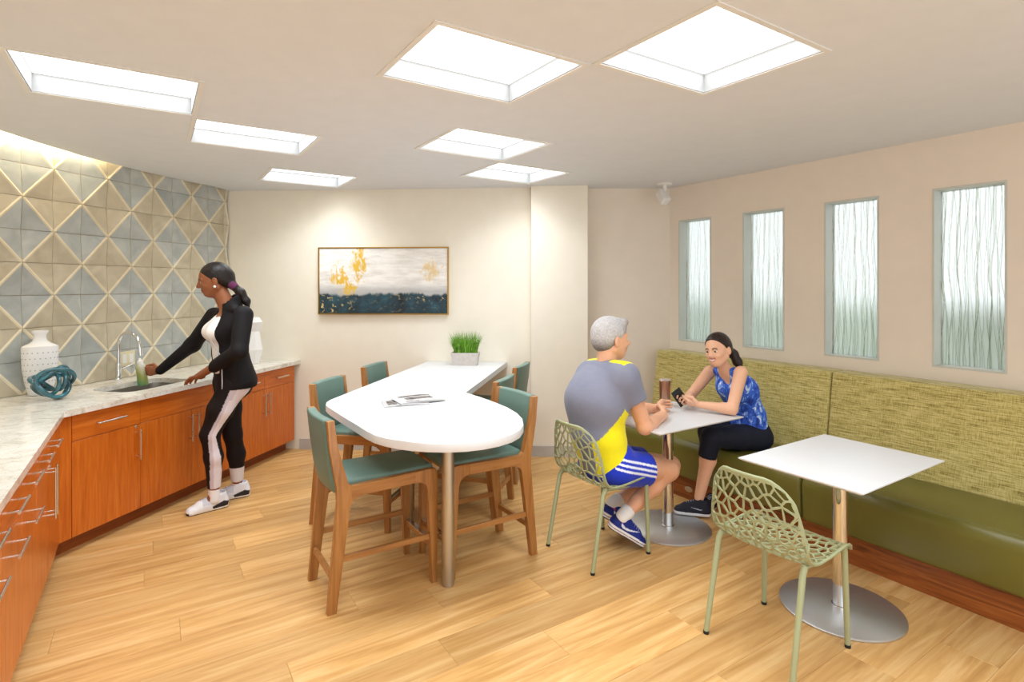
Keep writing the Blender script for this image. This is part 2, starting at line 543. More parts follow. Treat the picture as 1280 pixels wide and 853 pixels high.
# ------------------------------------------------------------------ the room shell
CEIL = 2.515
WALL_A = 4.155                                # window wall, room grid
LEG_A = -1.17                                 # wall behind the near-left counter leg
TW0 = Vector((-3.291, 3.574, 0))              # a point of the tiled wall
TD = Vector((math.sin(math.radians(15)), math.cos(math.radians(15)), 0))
TN = Vector((TD.y, -TD.x, 0))
def isect(p, d, q, e):
    den = d[0] * e[1] - d[1] * e[0]
    t = ((q[0] - p[0]) * e[1] - (q[1] - p[1]) * e[0]) / den
    return (p[0] + d[0] * t, p[1] + d[1] * t)
BW0, BW1 = (-2.8, 5.45), (0.18, 5.27)         # far wall
BWD = (BW1[0] - BW0[0], BW1[1] - BW0[1])
C_leg = isect(TW0, TD, g2w(LEG_A, 0), (-SG, CG))
C_far = isect(TW0, TD, BW0, BWD)
C_win = (1.51, 5.31)
B_NEAR = -1.6
near_l, near_r = g2w(LEG_A, B_NEAR), g2w(WALL_A, B_NEAR)
ROOM = [near_l, near_r, C_win, (0.704, 5.31), (0.704, 5.30), C_far, C_leg]
ROOMC = [near_l, near_r, C_win, C_far, C_leg]

def wall_slab(name, p, q, z0, z1, thick, mat, out=1):
    """upright slab whose room face runs p -> q; it thickens to the outside"""
    p, q = Vector((p[0], p[1])), Vector((q[0], q[1]))
    n = Vector((q.y - p.y, -(q.x - p.x))).normalized() * thick * out
    o = prism(name, [p, q, q + n, p + n], z0, z1, mat)
    return tag(o, kind='structure')

# floor: a slab, then every plank a piece of its own
floor = prism('floor', [(x, y) for x, y in ROOMC], -0.06, -0.008, M['grout'])
tag(floor, 'light maple plank floor', kind='structure')
def clip_poly(poly, hull):
    out = poly
    m = len(hull)
    for i in range(m):
        a, b_ = hull[i], hull[(i + 1) % m]
        ex, ey = b_[0] - a[0], b_[1] - a[1]
        def side(p): return ex * (p[1] - a[1]) - ey * (p[0] - a[0])
        res = []
        for j in range(len(out)):
            p, q = out[j], out[(j + 1) % len(out)]
            sp_, sq = side(p), side(q)
            if sp_ >= 0: res.append(p)
            if (sp_ >= 0) != (sq >= 0):
                t = sp_ / (sp_ - sq)
                res.append((p[0] + (q[0] - p[0]) * t, p[1] + (q[1] - p[1]) * t))
        out = res
        if len(out) < 3: return []
    return out
HULL = [w2g(*p) for p in ROOMC]
def plank_mesh(poly):
    bm = bmesh.new()
    c = Vector((sum(p[0] for p in poly) / len(poly), sum(p[1] for p in poly) / len(poly), 0))
    def inset(p, d, z):
        v = Vector((p[0], p[1], 0))
        o = Vector((math.copysign(min(d, abs(v.x - c.x)), v.x - c.x), math.copysign(min(d, abs(v.y - c.y)), v.y - c.y), 0))
        v = v - o
        return bm.verts.new((v.x, v.y, z))
    r0 = [inset(p, 0.0004, -0.0079) for p in poly]
    r1 = [inset(p, 0.0004, -0.0009) for p in poly]
    r2 = [inset(p, 0.0018, 0.0) for p in poly]
    n = len(poly)
    for i in range(n):
        j = (i + 1) % n
        bm.faces.new((r0[i], r0[j], r1[j], r1[i])); bm.faces.new((r1[i], r1[j], r2[j], r2[i]))
    bm.faces.new(r2)
    return finish(bm)
PL, PW = 1.24, 0.205
full = plank_mesh([(0, 0), (PL, 0), (PL, PW), (0, PW)])
full.materials.append(M['plank'])
rows = int((5.9 - B_NEAR) / PW) + 2
rr = random.Random(3)
for r in range(rows):
    b0 = B_NEAR - 0.03 + r * PW
    off = (r * 0.43 + rr.uniform(-0.12, 0.12)) % 1.0
    a0 = -4.2 - off * PL
    while a0 < WALL_A:
        quad = [(a0, b0), (a0 + PL, b0), (a0 + PL, b0 + PW), (a0, b0 + PW)]
        pc = clip_poly(quad, HULL)
        if len(pc) >= 3:
            area = abs(sum(pc[i][0] * pc[(i + 1) % len(pc)][1] - pc[(i + 1) % len(pc)][0] * pc[i][1] for i in range(len(pc)))) / 2
            if area > 0.004:
                if abs(area - PL * PW) < 1e-4: me = full
                else:
                    me = plank_mesh([(p[0] - a0, p[1] - b0) for p in pc]); me.materials.append(M['plank'])
                x, y = g2w(a0, b0)
                link('plank', me, None, floor, (x, y, 0), (0, 0, RG))
        a0 += PL

# walls
leg_wall = wall_slab('wall_left', near_l, C_leg, 0, CEIL + 0.35, 0.12, M['cream_wall'], -1)
tile_wall = wall_slab('wall_tiled', C_leg, C_far, 0, CEIL + 0.35, 0.12, M['grout'], -1)
far_wall = wall_slab('wall_far', C_far, (0.30, BW0[1] + BWD[1] / BWD[0] * (0.30 - BW0[0])), 0, CEIL + 0.35, 0.12, M['cream_wall'], -1)
pillar = tag(prism('wall_pillar', [(0.178, 5.262), (0.178, 5.165), (0.700, 5.145), (0.704, 5.152), (0.704, 5.40), (0.30, 5.40), (0.30, 5.262)], 0, CEIL, M['cream_wall']), kind='structure')
alcove = wall_slab('wall_alcove', (0.706, 5.31), C_win, 0, CEIL, 0.12, M['tan_wall'], -1)

# window wall with four openings
WIN = [(848.5, 889.0), (928.5, 980.5), (1030.3, 1099.0), (1165.5, 1259.3)]
WZ0, WZ1 = 1.070, 2.197
def wall_b(u, a=WALL_A):
    k = (u - 640) / FPX
    Y = a / (CG * k + SG)
    return w2g(k * Y, Y)[1]
spans = sorted([tuple(sorted((wall_b(u0), wall_b(u1)))) for u0, u1 in WIN], reverse=True)   # far window first
b_far = w2g(*C_win)[1]
bm = bmesh.new()
TH = 0.15
edges_b = [b_far] + [x for s in spans for x in (s[1], s[0])] + [B_NEAR]
for i in range(0, len(edges_b), 2):
    add_box(bm, (WALL_A, edges_b[i + 1], 0), (WALL_A + TH, edges_b[i], CEIL))
for s in spans:
    add_box(bm, (WALL_A, s[0], 0), (WALL_A + TH, s[1], WZ0))
    add_box(bm, (WALL_A, s[0], WZ1), (WALL_A + TH, s[1], CEIL))
o = link('wall_right', finish(bm), M['tan_wall'], None, None, (0, 0, RG))
tag(o, kind='structure')
for i, s in enumerate(spans):
    wroot = empty('window_%d' % (i + 1), (0, 0, 0), RG)
    tag(wroot, ['frosted reed window farthest from the camera, by the room corner', 'frosted reed window second from the room corner, behind the seated woman',
                'frosted reed window third from the room corner', 'largest frosted reed window at the right edge'][i], kind='structure')
    bm = bmesh.new()
    t = 0.012
    for lo, hi in (((WALL_A - 0.003, s[0], WZ0), (WALL_A + 0.13, s[0] + t, WZ1)), ((WALL_A - 0.003, s[1] - t, WZ0), (WALL_A + 0.13, s[1], WZ1)),
                   ((WALL_A - 0.003, s[0] + t, WZ0), (WALL_A + 0.13, s[1] - t, WZ0 + t)), ((WALL_A - 0.003, s[0] + t, WZ1 - t), (WALL_A + 0.13, s[1] - t, WZ1))):
        add_box(bm, lo, hi)
    link('frame', finish(bm), M['window_frame'], wroot)
    box('pane', (WALL_A + 0.092, s[0] + t, WZ0 + t), (WALL_A + 0.104, s[1] - t, WZ1 - t), M['reed'], wroot)
# unseen green block added outside to make the lower panes greener
o = box('block_outside', (WALL_A + 1.6, -1.5, -0.5), (WALL_A + 2.2, 5.2, 1.40), M['outside'], None, 0.05, 2, None, (0, 0, RG))
tag(o, 'added green block outside, tinting the lower frosted panes', kind='structure')

# ceiling with light openings and a curved edge along the tiled wall
cove_px = [(0, 163), (50, 179), (100, 194), (145, 206), (190, 217), (235, 227), (268, 233.5)]
cove = []
for u, v in cove_px:
    Y = (CEIL - EYE) * FPX / (HORIZ - v)
    cove.append(((u - 640) / FPX * Y, Y))
end_far = (C_far[0] + 0.02, C_far[1])
cove0 = isect(cove[0], (0.03, -1), g2w(LEG_A, 0), (-SG, CG))
c_outline = [near_l, near_r, C_win, end_far] + cove[::-1] + [(-3.04, 2.9), cove0]
c_outline = [near_l, near_r, C_win, end_far] + cove[::-1] + [cove0]
LIGHTS = [  # centre in metres, in view first, then unseen ones added for front fill
    (0.803, 2.267), (-0.138, 2.400), (-0.195, 3.700), (0.030, 4.620), (-1.866, 2.603), (-1.635, 3.522), (-1.765, 4.815),
    (1.72, 1.05), (0.72, 0.75), (-0.4, 0.95), (0.05, -0.45), (1.1, -0.6)]
LA, LB = 0.668, 0.572
holes = []
for cx, cy in LIGHTS:
    ca, cb = w2g(cx, cy)
    holes.append([g2w(ca + sa * LA / 2, cb + sb * LB / 2) for sa, sb in ((-1, -1), (1, -1), (1, 1), (-1, 1))])
bm = bmesh.new()
es = []
for loop in [c_outline] + holes:
    vs = [bm.verts.new((p[0], p[1], CEIL)) for p in loop]
    es += [bm.edges.new((vs[i], vs[(i + 1) % len(vs)])) for i in range(len(vs))]
bmesh.ops.triangle_fill(bm, use_beauty=True, use_dissolve=False, edges=es)
me = finish(bm)
ceiling = link('ceiling', me, M['ceiling'])
tag(ceiling, kind='structure')
# cove fascia and lid
bm = bmesh.new()
line = [end_far] + cove[::-1] + [cove0]
lo = [bm.verts.new((p[0], p[1], CEIL)) for p in line]
hi = [bm.verts.new((p[0] , p[1], CEIL + 0.35)) for p in line]
for i in range(len(line) - 1):
    bm.faces.new((lo[i], lo[i + 1], hi[i + 1], hi[i]))
lid = [bm.verts.new((p[0], p[1], CEIL + 0.35)) for p in line + [C_leg, C_far]]
bm.faces.new(lid)
tag(link('trim_1', finish(bm), M['ceiling'], None), 'cove recess above the tiled wall', kind='structure')

LLAB = ['large recessed ceiling light above the window side, nearest the camera', 'large recessed ceiling light near the camera, above the room centre',
        'recessed ceiling light in front of the painting wall, middle of the room', 'small looking far recessed ceiling light beside the wall pillar',
        'left foreground recessed ceiling light nearest the tiled wall', 'recessed ceiling light above the standing woman, second along the tiled wall',
        'farthest recessed ceiling light on the tiled wall side',
        'unseen recessed ceiling light added for fill, over the near banquette', 'unseen recessed ceiling light added for fill, overhead right of the camera',
        'unseen recessed ceiling light added for fill, overhead left of the camera', 'unseen recessed ceiling light added for fill behind the camera, left one', 'unseen recessed ceiling light added for fill behind the camera, right one']
for i, (cx, cy) in enumerate(LIGHTS):
    r = empty('ceiling_light', (cx, cy, CEIL), RG)
    tag(r, LLAB[i] if i < len(LLAB) else 'unseen square ceiling light added for fill behind the camera', 'ceiling light', 'recessed ceiling lights')
    D = 0.10
    a, b_ = LA / 2, LB / 2
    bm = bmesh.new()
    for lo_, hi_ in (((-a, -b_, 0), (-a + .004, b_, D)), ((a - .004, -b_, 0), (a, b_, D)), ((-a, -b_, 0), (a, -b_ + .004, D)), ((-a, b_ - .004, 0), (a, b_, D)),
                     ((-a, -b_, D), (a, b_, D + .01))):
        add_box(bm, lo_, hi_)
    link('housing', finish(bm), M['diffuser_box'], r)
    bm = bmesh.new()
    t = 0.022
    for lo_, hi_ in (((-a - t, -b_ - t, -.005), (-a, b_ + t, 0)), ((a, -b_ - t, -.005), (a + t, b_ + t, 0)), ((-a, -b_ - t, -.005), (a, -b_, 0)), ((-a, b_, -.005), (a, b_ + t, 0))):
        add_box(bm, lo_, hi_)
    link('trim_ring', finish(bm), M['trim_white'], r)
    box('diffuser', (-a + .006, -b_ + .006, D - .012), (a - .006, b_ - .006, D - .002), M['light_panel'], r)
    ld = bpy.data.lights.new('lamp', 'AREA')
    ld.shape = 'RECTANGLE'; ld.size = LA - .02; ld.size_y = LB - .02
    ld.energy = LAMP_WATTS; ld.color = (0.88, 0.95, 1.0); ld.spread = math.radians(125)
    lo_ = bpy.data.objects.new('lamp', ld); COL.objects.link(lo_); lo_.parent = r; lo_.location = (0, 0, D - .014)

# LED strip hidden in the cove
p0 = TW0 + TD * (-0.42) + TN * 0.075
r = empty('cove_light', (p0.x, p0.y, CEIL + 0.13), -math.radians(15))
tag(r, 'warm strip light tucked into the ceiling cove above the tiles', 'strip light')
box('channel', (-0.02, 0, 0.0), (0.02, 1.75, 0.03), M['trim_white'], r)
box('led_strip', (-0.015, 0.01, -0.006), (0.015, 1.74, 0.0), M['cove_led'], r)

# baseboards
def baseboard(name, p, q, h=0.10, t=0.012):
    p, q = Vector((p[0], p[1])), Vector((q[0], q[1]))
    n = Vector((q.y - p.y, -(q.x - p.x))).normalized() * t
    tag(prism(name, [p, q, q + n, p + n], 0.0, h, M['baseboard'], None), kind='structure')
ky = BWD[1] / BWD[0]
baseboard('baseboard_far', (-2.06, BW0[1] + ky * (-2.06 - BW0[0]) - .001), (0.176, BW0[1] + ky * (0.176 - BW0[0]) - .001))
baseboard('baseboard_pillar', (0.178, 5.164), (0.700, 5.144))
baseboard('baseboard_alcove', (0.706, 5.309), (1.16, 5.309))

# tiles, each one a relief piece of the wall
TWD, THT = 0.1895 / TD.y, 0.2193
def tile_mesh(flip, swap, w=TWD, h=THT):
    """square tile folded along a raised diagonal; the two off corners are low"""
    g, base, lowz, ridge, bw = 0.0016, 0.0, 0.006, 0.026, 0.014
    x0, x1, y0, y1 = g, w - g, g, h - g
    bm = bmesh.new()
    def V(x, y, z):
        if flip: x = w - x
        return bm.verts.new((x, y, z))
    # ridge from bottom-left to top-right (mirrored when flip)
    k = bw
    BLa, BLb = V(x0 + k, y0, ridge - .004), V(x0, y0 + k, ridge - .004)
    TRa, TRb = V(x1, y1 - k, ridge - .004), V(x1 - k, y1, ridge - .004)
    BL, TR = V(x0, y0, ridge), V(x1, y1, ridge)
    BR, TL = V(x1, y0, lowz), V(x0, y1, lowz)
    # right lower facet, left upper facet, ridge band
    fs = [(bm.faces.new((BLa, BR, TRa)), 1), (bm.faces.new((BLb, TRb, TL)), 0), (bm.faces.new((BL, BLa, TRa, TR)), 2), (bm.faces.new((BL, TR, TRb, BLb)), 2)]
    ring = [BL, BLa, BR, TRa, TR, TRb, TL, BLb]
    low = [bm.verts.new((v.co.x, v.co.y, 0)) for v in ring]
    for i in range(8):
        j = (i + 1) % 8
        fs.append((bm.faces.new((ring[i], low[i], low[j], ring[j])), 2))
    for f, mi in fs:
        if mi < 2 and swap: mi = 1 - mi
        f.material_index = mi
    me = finish(bm)
    for n_ in ('tile_blue', 'tile_tan', 'tile_ridge'): me.materials.append(M[n_])
    return me
cache = {}
len_far = (Vector((C_far[0], C_far[1], 0)) - TW0).dot(TD)
s_zero = (3.874 - TW0.y) / TD.y
s_leg = (Vector((C_leg[0], C_leg[1], 0)) - TW0).dot(TD)
ROT = Matrix((( TD.x, 0, TN.x), (TD.y, 0, TN.y), (0, 1, 0))).to_4x4()
for c in range(-5, 10):
    for r in range(0, 9):
        s0 = s_zero + c * TWD
        w = TWD
        if s0 + w > len_far - 0.004: w = len_far - 0.004 - s0
        if s0 < s_leg + 0.03:
            w = s0 + TWD - (s_leg + 0.03); s0 = s_leg + 0.03
        if w < 0.03: continue
        z0 = 0.861 + r * THT
        h = min(THT, CEIL + 0.345 - z0)
        diagBL = (c + r) % 2 == 1
        # facet 1 (lower right / lower left when flipped) belongs to the low corner: its column decides the colour
        col_low = c + 1 if diagBL else c
        swap = (col_low % 2 == 1)
        key = (not diagBL, swap, round(w, 4), round(h, 4))
        if key not in cache: cache[key] = tile_mesh(*key)
        p = TW0 + TD * s0 + TN * 0.001
        o = link('tile', cache[key], None, tile_wall)
        o.matrix_local = Matrix.Translation((p.x, p.y, z0)) @ ROT

# ------------------------------------------------------------------ cabinets and counter
CTOP, CTH = 0.86, 0.034
def pull(parent, p, horiz=True, L=0.16, off=0.036):
    """bar pull on the face x = p.x ; runs along y (horizontal) or z"""
    bm = bmesh.new()
    x, y, z = p
    d = Vector((0, 1, 0)) if horiz else Vector((0, 0, 1))
    c = Vector((x + off, y, z))
    add_tube(bm, [c - d * L / 2, c + d * L / 2], 0.0055, 10)
    for s in (-1, 1):
        q = c + d * s * (L / 2 - 0.022)
        add_tube(bm, [Vector((x - 0.002, q.y, q.z)), q], 0.0045, 8)
    return link('handle', finish(bm, True, 50), M['pull'], parent)

def lock(parent, p):
    o = lathe('lock', [(0.009, 0), (0.009, 0.006), (0.006, 0.008)], M['pull'], parent, 16)
    o.location = p
    o.rotation_euler = (0, math.pi / 2, 0)
    return o

def front(parent, name, face, y0, y1, z0, z1, mat, th=0.019):
    g = 0.0015
    return box(name, (face - th, y0 + g, z0 + g), (face, y1 - g, z1 - g), mat, parent, 0.0012, 1)

ZD0, ZD1, ZB = 0.665, 0.822, 0.10      # drawer band, underside of doors
def cabinet(name, rz, face, back, y0, y1, label, build, skew=0.0):
    r = empty(name, (0, 0, 0), rz)
    tag(r, label, 'cabinet')
    prism('body', [(back, y0), (face - 0.0195, y0), (face - 0.0195, y1), (back, y1 - skew)], ZB, 0.825, M['cabinet'], r)
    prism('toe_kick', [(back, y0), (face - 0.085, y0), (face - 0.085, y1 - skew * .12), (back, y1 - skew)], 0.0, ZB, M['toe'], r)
    build(r)
    return r

RC = -math.radians(13)
CFACE, CBACK = -3.25, -3.93
def cab_y(u, face=CFACE):
    """where a pixel column meets the cabinet face, measured along the run"""
    k = (u - 640) / FPX
    c, s = math.cos(RC), math.sin(RC)
    Y = face / (c * k + s)
    X = k * Y
    return -X * s + Y * c
yA0, yA1, yB1, yC0, yCm, yC1 = cab_y(90), cab_y(175.5), cab_y(240), cab_y(292), cab_y(331), cab_y(368)
def build_a(r):
    d = front(r, 'drawer', CFACE, yA0, yA1, ZD0, ZD1, M['cabinet_h']); pull(d, (CFACE, (yA0 + yA1) / 2, 0.745), True, 0.20)
    d = front(r, 'door', CFACE, yA0, yA1, ZB, ZD0, M['cabinet']); pull(d, (CFACE, yA1 - 0.03, 0.535), False, 0.20); lock(d, (CFACE - .001, yA1 - 0.035, 0.652))
cabinet('base_cabinet', RC, CFACE, CBACK + .05, yA0, yA1 - .001, 'orange wood base cabinet with one drawer over one lockable door, next to the counter bend', build_a)
def build_b(r):
    front(r, 'panel', CFACE, yA1, yC0, ZD0, ZD1, M['cabinet_h'])
    d = front(r, 'door', CFACE, yA1, yB1, ZB, ZD0, M['cabinet']); pull(d, (CFACE, yB1 - 0.03, 0.535), False, 0.20)
    d = front(r, 'door', CFACE, yB1, yC0, ZB, ZD0, M['cabinet']); pull(d, (CFACE, yB1 + 0.03, 0.535), False, 0.20)
rb = empty('sink_cabinet', (0, 0, 0), RC)
tag(rb, 'orange wood sink cabinet with blank top panel and two doors, behind the standing woman', 'cabinet')
bm = bmesh.new()
add_box(bm, (CBACK + .05, yA1, ZB), (CFACE - .0195, yC0 - .001, 0.60))
add_box(bm, (CFACE - .08, yA1, 0.60), (CFACE - .0195, yC0 - .001, 0.825))
link('body', finish(bm), M['cabinet'], rb)
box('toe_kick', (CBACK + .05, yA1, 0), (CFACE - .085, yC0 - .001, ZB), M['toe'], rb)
build_b(rb)
def build_c(r):
    for a, b_ in ((yC0, yCm), (yCm, yC1)):
        d = front(r, 'drawer', CFACE, a, b_, ZD0, ZD1, M['cabinet_h']); pull(d, (CFACE, (a + b_) / 2, 0.745), True, 0.17)
    d = front(r, 'door', CFACE, yC0, yCm, ZB, ZD0, M['cabinet']); pull(d, (CFACE, yCm - 0.03, 0.535), False, 0.20)
    d = front(r, 'door', CFACE, yCm, yC1, ZB, ZD0, M['cabinet']); pull(d, (CFACE, yCm + 0.03, 0.535), False, 0.20)
cabinet('base_cabinet', RC, CFACE, CBACK + .05, yC0, yC1, 'orange wood base cabinet with two drawers over two doors, against the far wall', build_c, 0.125)

LFACE, LBACK = -0.44, -1.16
def leg_y(u, face=LFACE):
    return wall_b(u, face)
l0, l1, l2, l3 = leg_y(70.5), leg_y(45.6), leg_y(27.1), leg_y(1.5)
lm = (l0 + l1) / 2
def build_d(r):
    for a, b_ in ((l1, lm), (lm, l0 - .03)):
        d = front(r, 'drawer', LFACE, a, b_, ZD0, ZD1, M['cabinet_h']); pull(d, (LFACE, (a + b_) / 2, 0.748), True, 0.17)
        d2 = front(r, 'door', LFACE, a, b_, ZB, ZD0, M['cabinet'])
        pull(d2, (LFACE, lm + (0.032 if a == lm else -0.032), 0.535), False, 0.26)
        if a == lm: lock(d2, (LFACE - .001, lm + 0.05, 0.652))
cabinet('base_cabinet', RG, LFACE, LBACK, l1, l0 - .03, 'orange wood base cabinet left of the counter bend with two drawers and vertical door pulls', build_d)
def drawer_unit(a, b_):
    def f(r):
        d = front(r, 'drawer', LFACE, a, b_, ZD0, ZD1, M['cabinet_h']); pull(d, (LFACE, (a + b_) / 2, 0.748), True, 0.20)
        d = front(r, 'drawer', LFACE, a, b_, ZB, ZD0, M['cabinet']); pull(d, (LFACE, (a + b_) / 2, 0.585), True, 0.20)
    return f
cabinet('drawer_cabinet', RG, LFACE, LBACK, l2, l1 - .001, 'narrow orange wood drawer cabinet, second from the left picture edge', drawer_unit(l2, l1))
cabinet('drawer_cabinet', RG, LFACE, LBACK, l3, l2 - .001, 'narrow orange wood drawer cabinet at the left picture edge', drawer_unit(l3, l2))
cabinet('drawer_cabinet', RG, LFACE, LBACK, l3 - 0.36, l3 - .001, 'narrow orange wood drawer cabinet nearest the camera, beyond the left picture edge', drawer_unit(l3 - 0.36, l3))

# corner filler between the two runs
def run_w(x, y): 
    c, s = math.cos(RC), math.sin(RC)
    return (x * c - y * s, x * s + y * c)
pA = run_w(CFACE - 0.004, yA0 - .001)
pL = g2w(LFACE - 0.004, l0 - .029)
bend = isect(run_w(CFACE - .004, 0), (-math.sin(RC), math.cos(RC)), g2w(LFACE - .004, 0), (-SG, CG))
r = tag(empty('corner_filler', (0, 0, 0)), 'plain orange wood filler panel in the counter bend', 'cabinet')
prism('panel', [pL, bend, pA, run_w(CFACE - 0.18, yA0 - .001), g2w(LFACE - 0.18, l0 - .029)], ZB, 0.825, M['cabinet'], r)
tl = g2w(LFACE - .085, l0 - .029); ta = run_w(CFACE - .085, yA0 - .001)
tb = isect(run_w(CFACE - .085, 0), (-math.sin(RC), math.cos(RC)), g2w(LFACE - .085, 0), (-SG, CG))
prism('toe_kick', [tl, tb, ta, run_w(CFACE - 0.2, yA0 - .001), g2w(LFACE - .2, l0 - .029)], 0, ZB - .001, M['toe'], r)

# granite counter with a sink cut-out
EF, EL = -3.22, -0.418
ebend = isect(run_w(EF, 0), (-math.sin(RC), math.cos(RC)), g2w(EL, 0), (-SG, CG))
cf = isect(run_w(EF, 0), (-math.sin(RC), math.cos(RC)), BW0, BWD)
eps = 0.003
tw_a = (C_leg[0] + TN.x * eps + CG * eps, C_leg[1] + TN.y * eps + SG * eps)
tw_b = (C_far[0] + TN.x * eps, C_far[1] - eps)
leg_end = g2w(EL, l3 - 0.38); leg_endb = g2w(LEG_A + eps, l3 - 0.38)
outline = [leg_end, ebend, (cf[0], cf[1] - eps), tw_b, tw_a, leg_endb]
SKX, SKY, SKL, SKW = -3.545, 4.64, 0.56, 0.36      # sink centre in the run frame
sink_c = run_w(SKX, SKY)
def rrect(cx, cy, hx, hy, rad, n=6):
    pts = []
    for sx, sy, a in ((1, 1, 0), (-1, 1, 90), (-1, -1, 180), (1, -1, 270)):
        pts += arc(cx + sx * (hx - rad), cy + sy * (hy - rad), rad, a, a + 90, n)
    return pts
SKY = cab_y(176, SKX) + 0.02
hole = [run_w(*p) for p in rrect(SKX, SKY, SKW / 2, SKL / 2, 0.09)]
bm = bmesh.new()
loops = []
for z in (CTOP, CTOP - CTH):
    es = []
    for loop in (outline, hole):
        vs = [bm.verts.new((p[0], p[1], z)) for p in loop]
        loops.append(vs)
        es += [bm.edges.new((vs[i], vs[(i + 1) % len(vs)])) for i in range(len(vs))]
    bmesh.ops.triangle_fill(bm, use_beauty=True, edges=es)
for t_, b_ in ((loops[0], loops[2]), (loops[1], loops[3])):
    for i in range(len(t_)):
        j = (i + 1) % len(t_)
        bm.faces.new((t_[i], t_[j], b_[j], b_[i]))
counter = link('countertop', finish(bm), M['granite'])
tag(counter, 'pale speckled granite countertop bending along the tiled wall', 'countertop')
# sink bowl
r = tag(empty('sink', run_w(SKX, SKY) + (0,), RC), 'stainless steel sink set into the granite counter', 'sink')
bm = bmesh.new()
rings = []
for hx, hy, rad, z in ((SKW / 2 + .012, SKL / 2 + .012, .1, CTOP - CTH - .001), (SKW / 2 - .004, SKL / 2 - .004, .088, CTOP - CTH - .001), (SKW / 2 - .012, SKL / 2 - .012, .08, CTOP - 0.17), (SKW / 2 - .04, SKL / 2 - .04, .06, CTOP - 0.19)):
    rings.append([bm.verts.new((p[0], p[1], z)) for p in rrect(0, 0, hx, hy, rad)])
for a, b_ in zip(rings, rings[1:]):
    for i in range(len(a)):
        j = (i + 1) % len(a)
        bm.faces.new((a[i], a[j], b_[j], b_[i]))
bm.faces.new(rings[-1])
link('bowl', finish(bm, True, 50), M['steel'], r)
lathe('drain', [(0.035, CTOP - .189), (0.035, CTOP - .186), (0.012, CTOP - .187)], M['chrome'], r, 20)

# faucet
fp = on_z(142.5, 474.5, CTOP) + TN * 0.045
r = tag(empty('faucet', (fp.x, fp.y, CTOP), RC), 'chrome gooseneck faucet behind the sink', 'faucet')
lathe('base', [(0.027, 0), (0.027, 0.006), (0.021, 0.012), (0.021, 0.10), (0.0185, 0.105), (0.0185, 0.13)], M['chrome'], r, 24)
sp = [(0, 0, 0.125), (0, 0, 0.2), (0, 0, 0.27)] + [(0.095 - 0.095 * math.cos(a), 0, 0.27 + 0.095 * math.sin(a)) for a in [math.radians(x) for x in range(15, 166, 15)]] + [(0.195, 0, 0.275)]
tube('spout', sp, 0.0125, M['chrome'], r, 14)
tube('spray_head', [(0.195, 0, 0.285), (0.199, 0, 0.25), (0.205, 0, 0.19)], [0.0135, 0.0165, 0.0155], M['chrome'], r, 16)
tube('lever', [(0.0, 0.018, 0.075), (0.01, 0.05, 0.088), (0.03, 0.105, 0.115)], [0.009, 0.007, 0.005], M['chrome'], r, 10)

# outlet plate on the tiles
k = (156 - 640) / FPX
Yp = 4.249 / (0.268 - k)
pp = at(156, 448, Yp) + TN * 0.026
r = empty('outlet_plate', pp)
r.matrix_world = Matrix.Translation(pp) @ ROT
tag(r, 'cream double outlet plate on the tiles behind the faucet', 'outlet')
box('plate', (-0.062, -0.058, 0.0), (0.062, 0.058, 0.007), M['cream_plastic'], r, 0.003)
for sx in (-1, 1):
    box('socket', (sx * 0.029 - 0.017, -0.034, 0.007), (sx * 0.029 + 0.017, 0.034, 0.009), M['white_plastic'], r, 0.001, 1)

# counter ornaments
vp = on_z(50, 494, CTOP)
r = tag(empty('bottle_vase', (vp.x, vp.y, CTOP), math.radians(42)), 'tall white bottle vase with grey dimples, left end of the tiles', 'vase')
prof = [(0.062, 0.0), (0.075, 0.004), (0.098, 0.08), (0.114, 0.17), (0.120, 0.25), (0.121, 0.312), (0.117, 0.324), (0.068, 0.345), (0.046, 0.362), (0.040, 0.38), (0.043, 0.402), (0.056, 0.418), (0.058, 0.426), (0.050, 0.427), (0.036, 0.40)]
prof = [(a * .80, b) for a, b in prof]
lathe('body', prof, M['white_ceramic'], r, 40, 1.0, 0.62)
bm = bmesh.new()
for zi in range(7):
    z = 0.055 + zi * 0.038
    rad = np.interp(z, [p[1] for p in prof[:6]], [p[0] for p in prof[:6]])
    for ai in range(22):
        a = 2 * math.pi * (ai + 0.5 * (zi % 2)) / 22
        c = Vector((rad * math.cos(a), rad * 0.62 * math.sin(a), z))
        n = Vector((math.cos(a), math.sin(a) / 0.62, 0)).normalized()
        t = Vector((-n.y, n.x, 0))
        ring = [bm.verts.new(c + n * 0.0012 + (t * math.cos(q) + Vector((0, 0, 1)) * math.sin(q)) * 0.0042) for q in [i * math.pi / 3 for i in range(6)]]
        bm.faces.new(ring)
o = link('dimple_dots', finish(bm), M['grey_dot'], r); o['kind'] = 'stuff'

M['teal_glass'] = plain('teal_art_glass', srgb(44, 100, 112), 0.08, var=0.6, scale=14, coat=0.6)
kp = on_z(64, 500, CTOP)
pts = []
for i in range(260):
    t = 2 * math.pi * i / 260
    th = 5 * t
    rad = 0.088 + 0.024 * math.cos(2 * t + 0.4) + 0.010 * math.cos(7 * t)
    rot = Matrix.Rotation(0.95 * math.sin(3 * t + 0.5), 3, 'X') @ Matrix.Rotation(0.85 * math.cos(2 * t), 3, 'Z')
    pts.append(rot @ Vector((math.cos(th) * rad * 1.08, 0.018 * math.sin(4 * t), math.sin(th) * rad * 0.90)))
zmin = min(p.z for p in pts) - 0.0125
r = tag(tube('knot_ornament', [p - Vector((0, 0, zmin)) for p in pts], 0.0125, M['teal_glass'], None, 10, True), 'teal glass knot ornament in front of the white bottle vase', 'ornament')
r.location = (kp.x, kp.y, CTOP)
r.rotation_euler = (0, 0, math.radians(38))

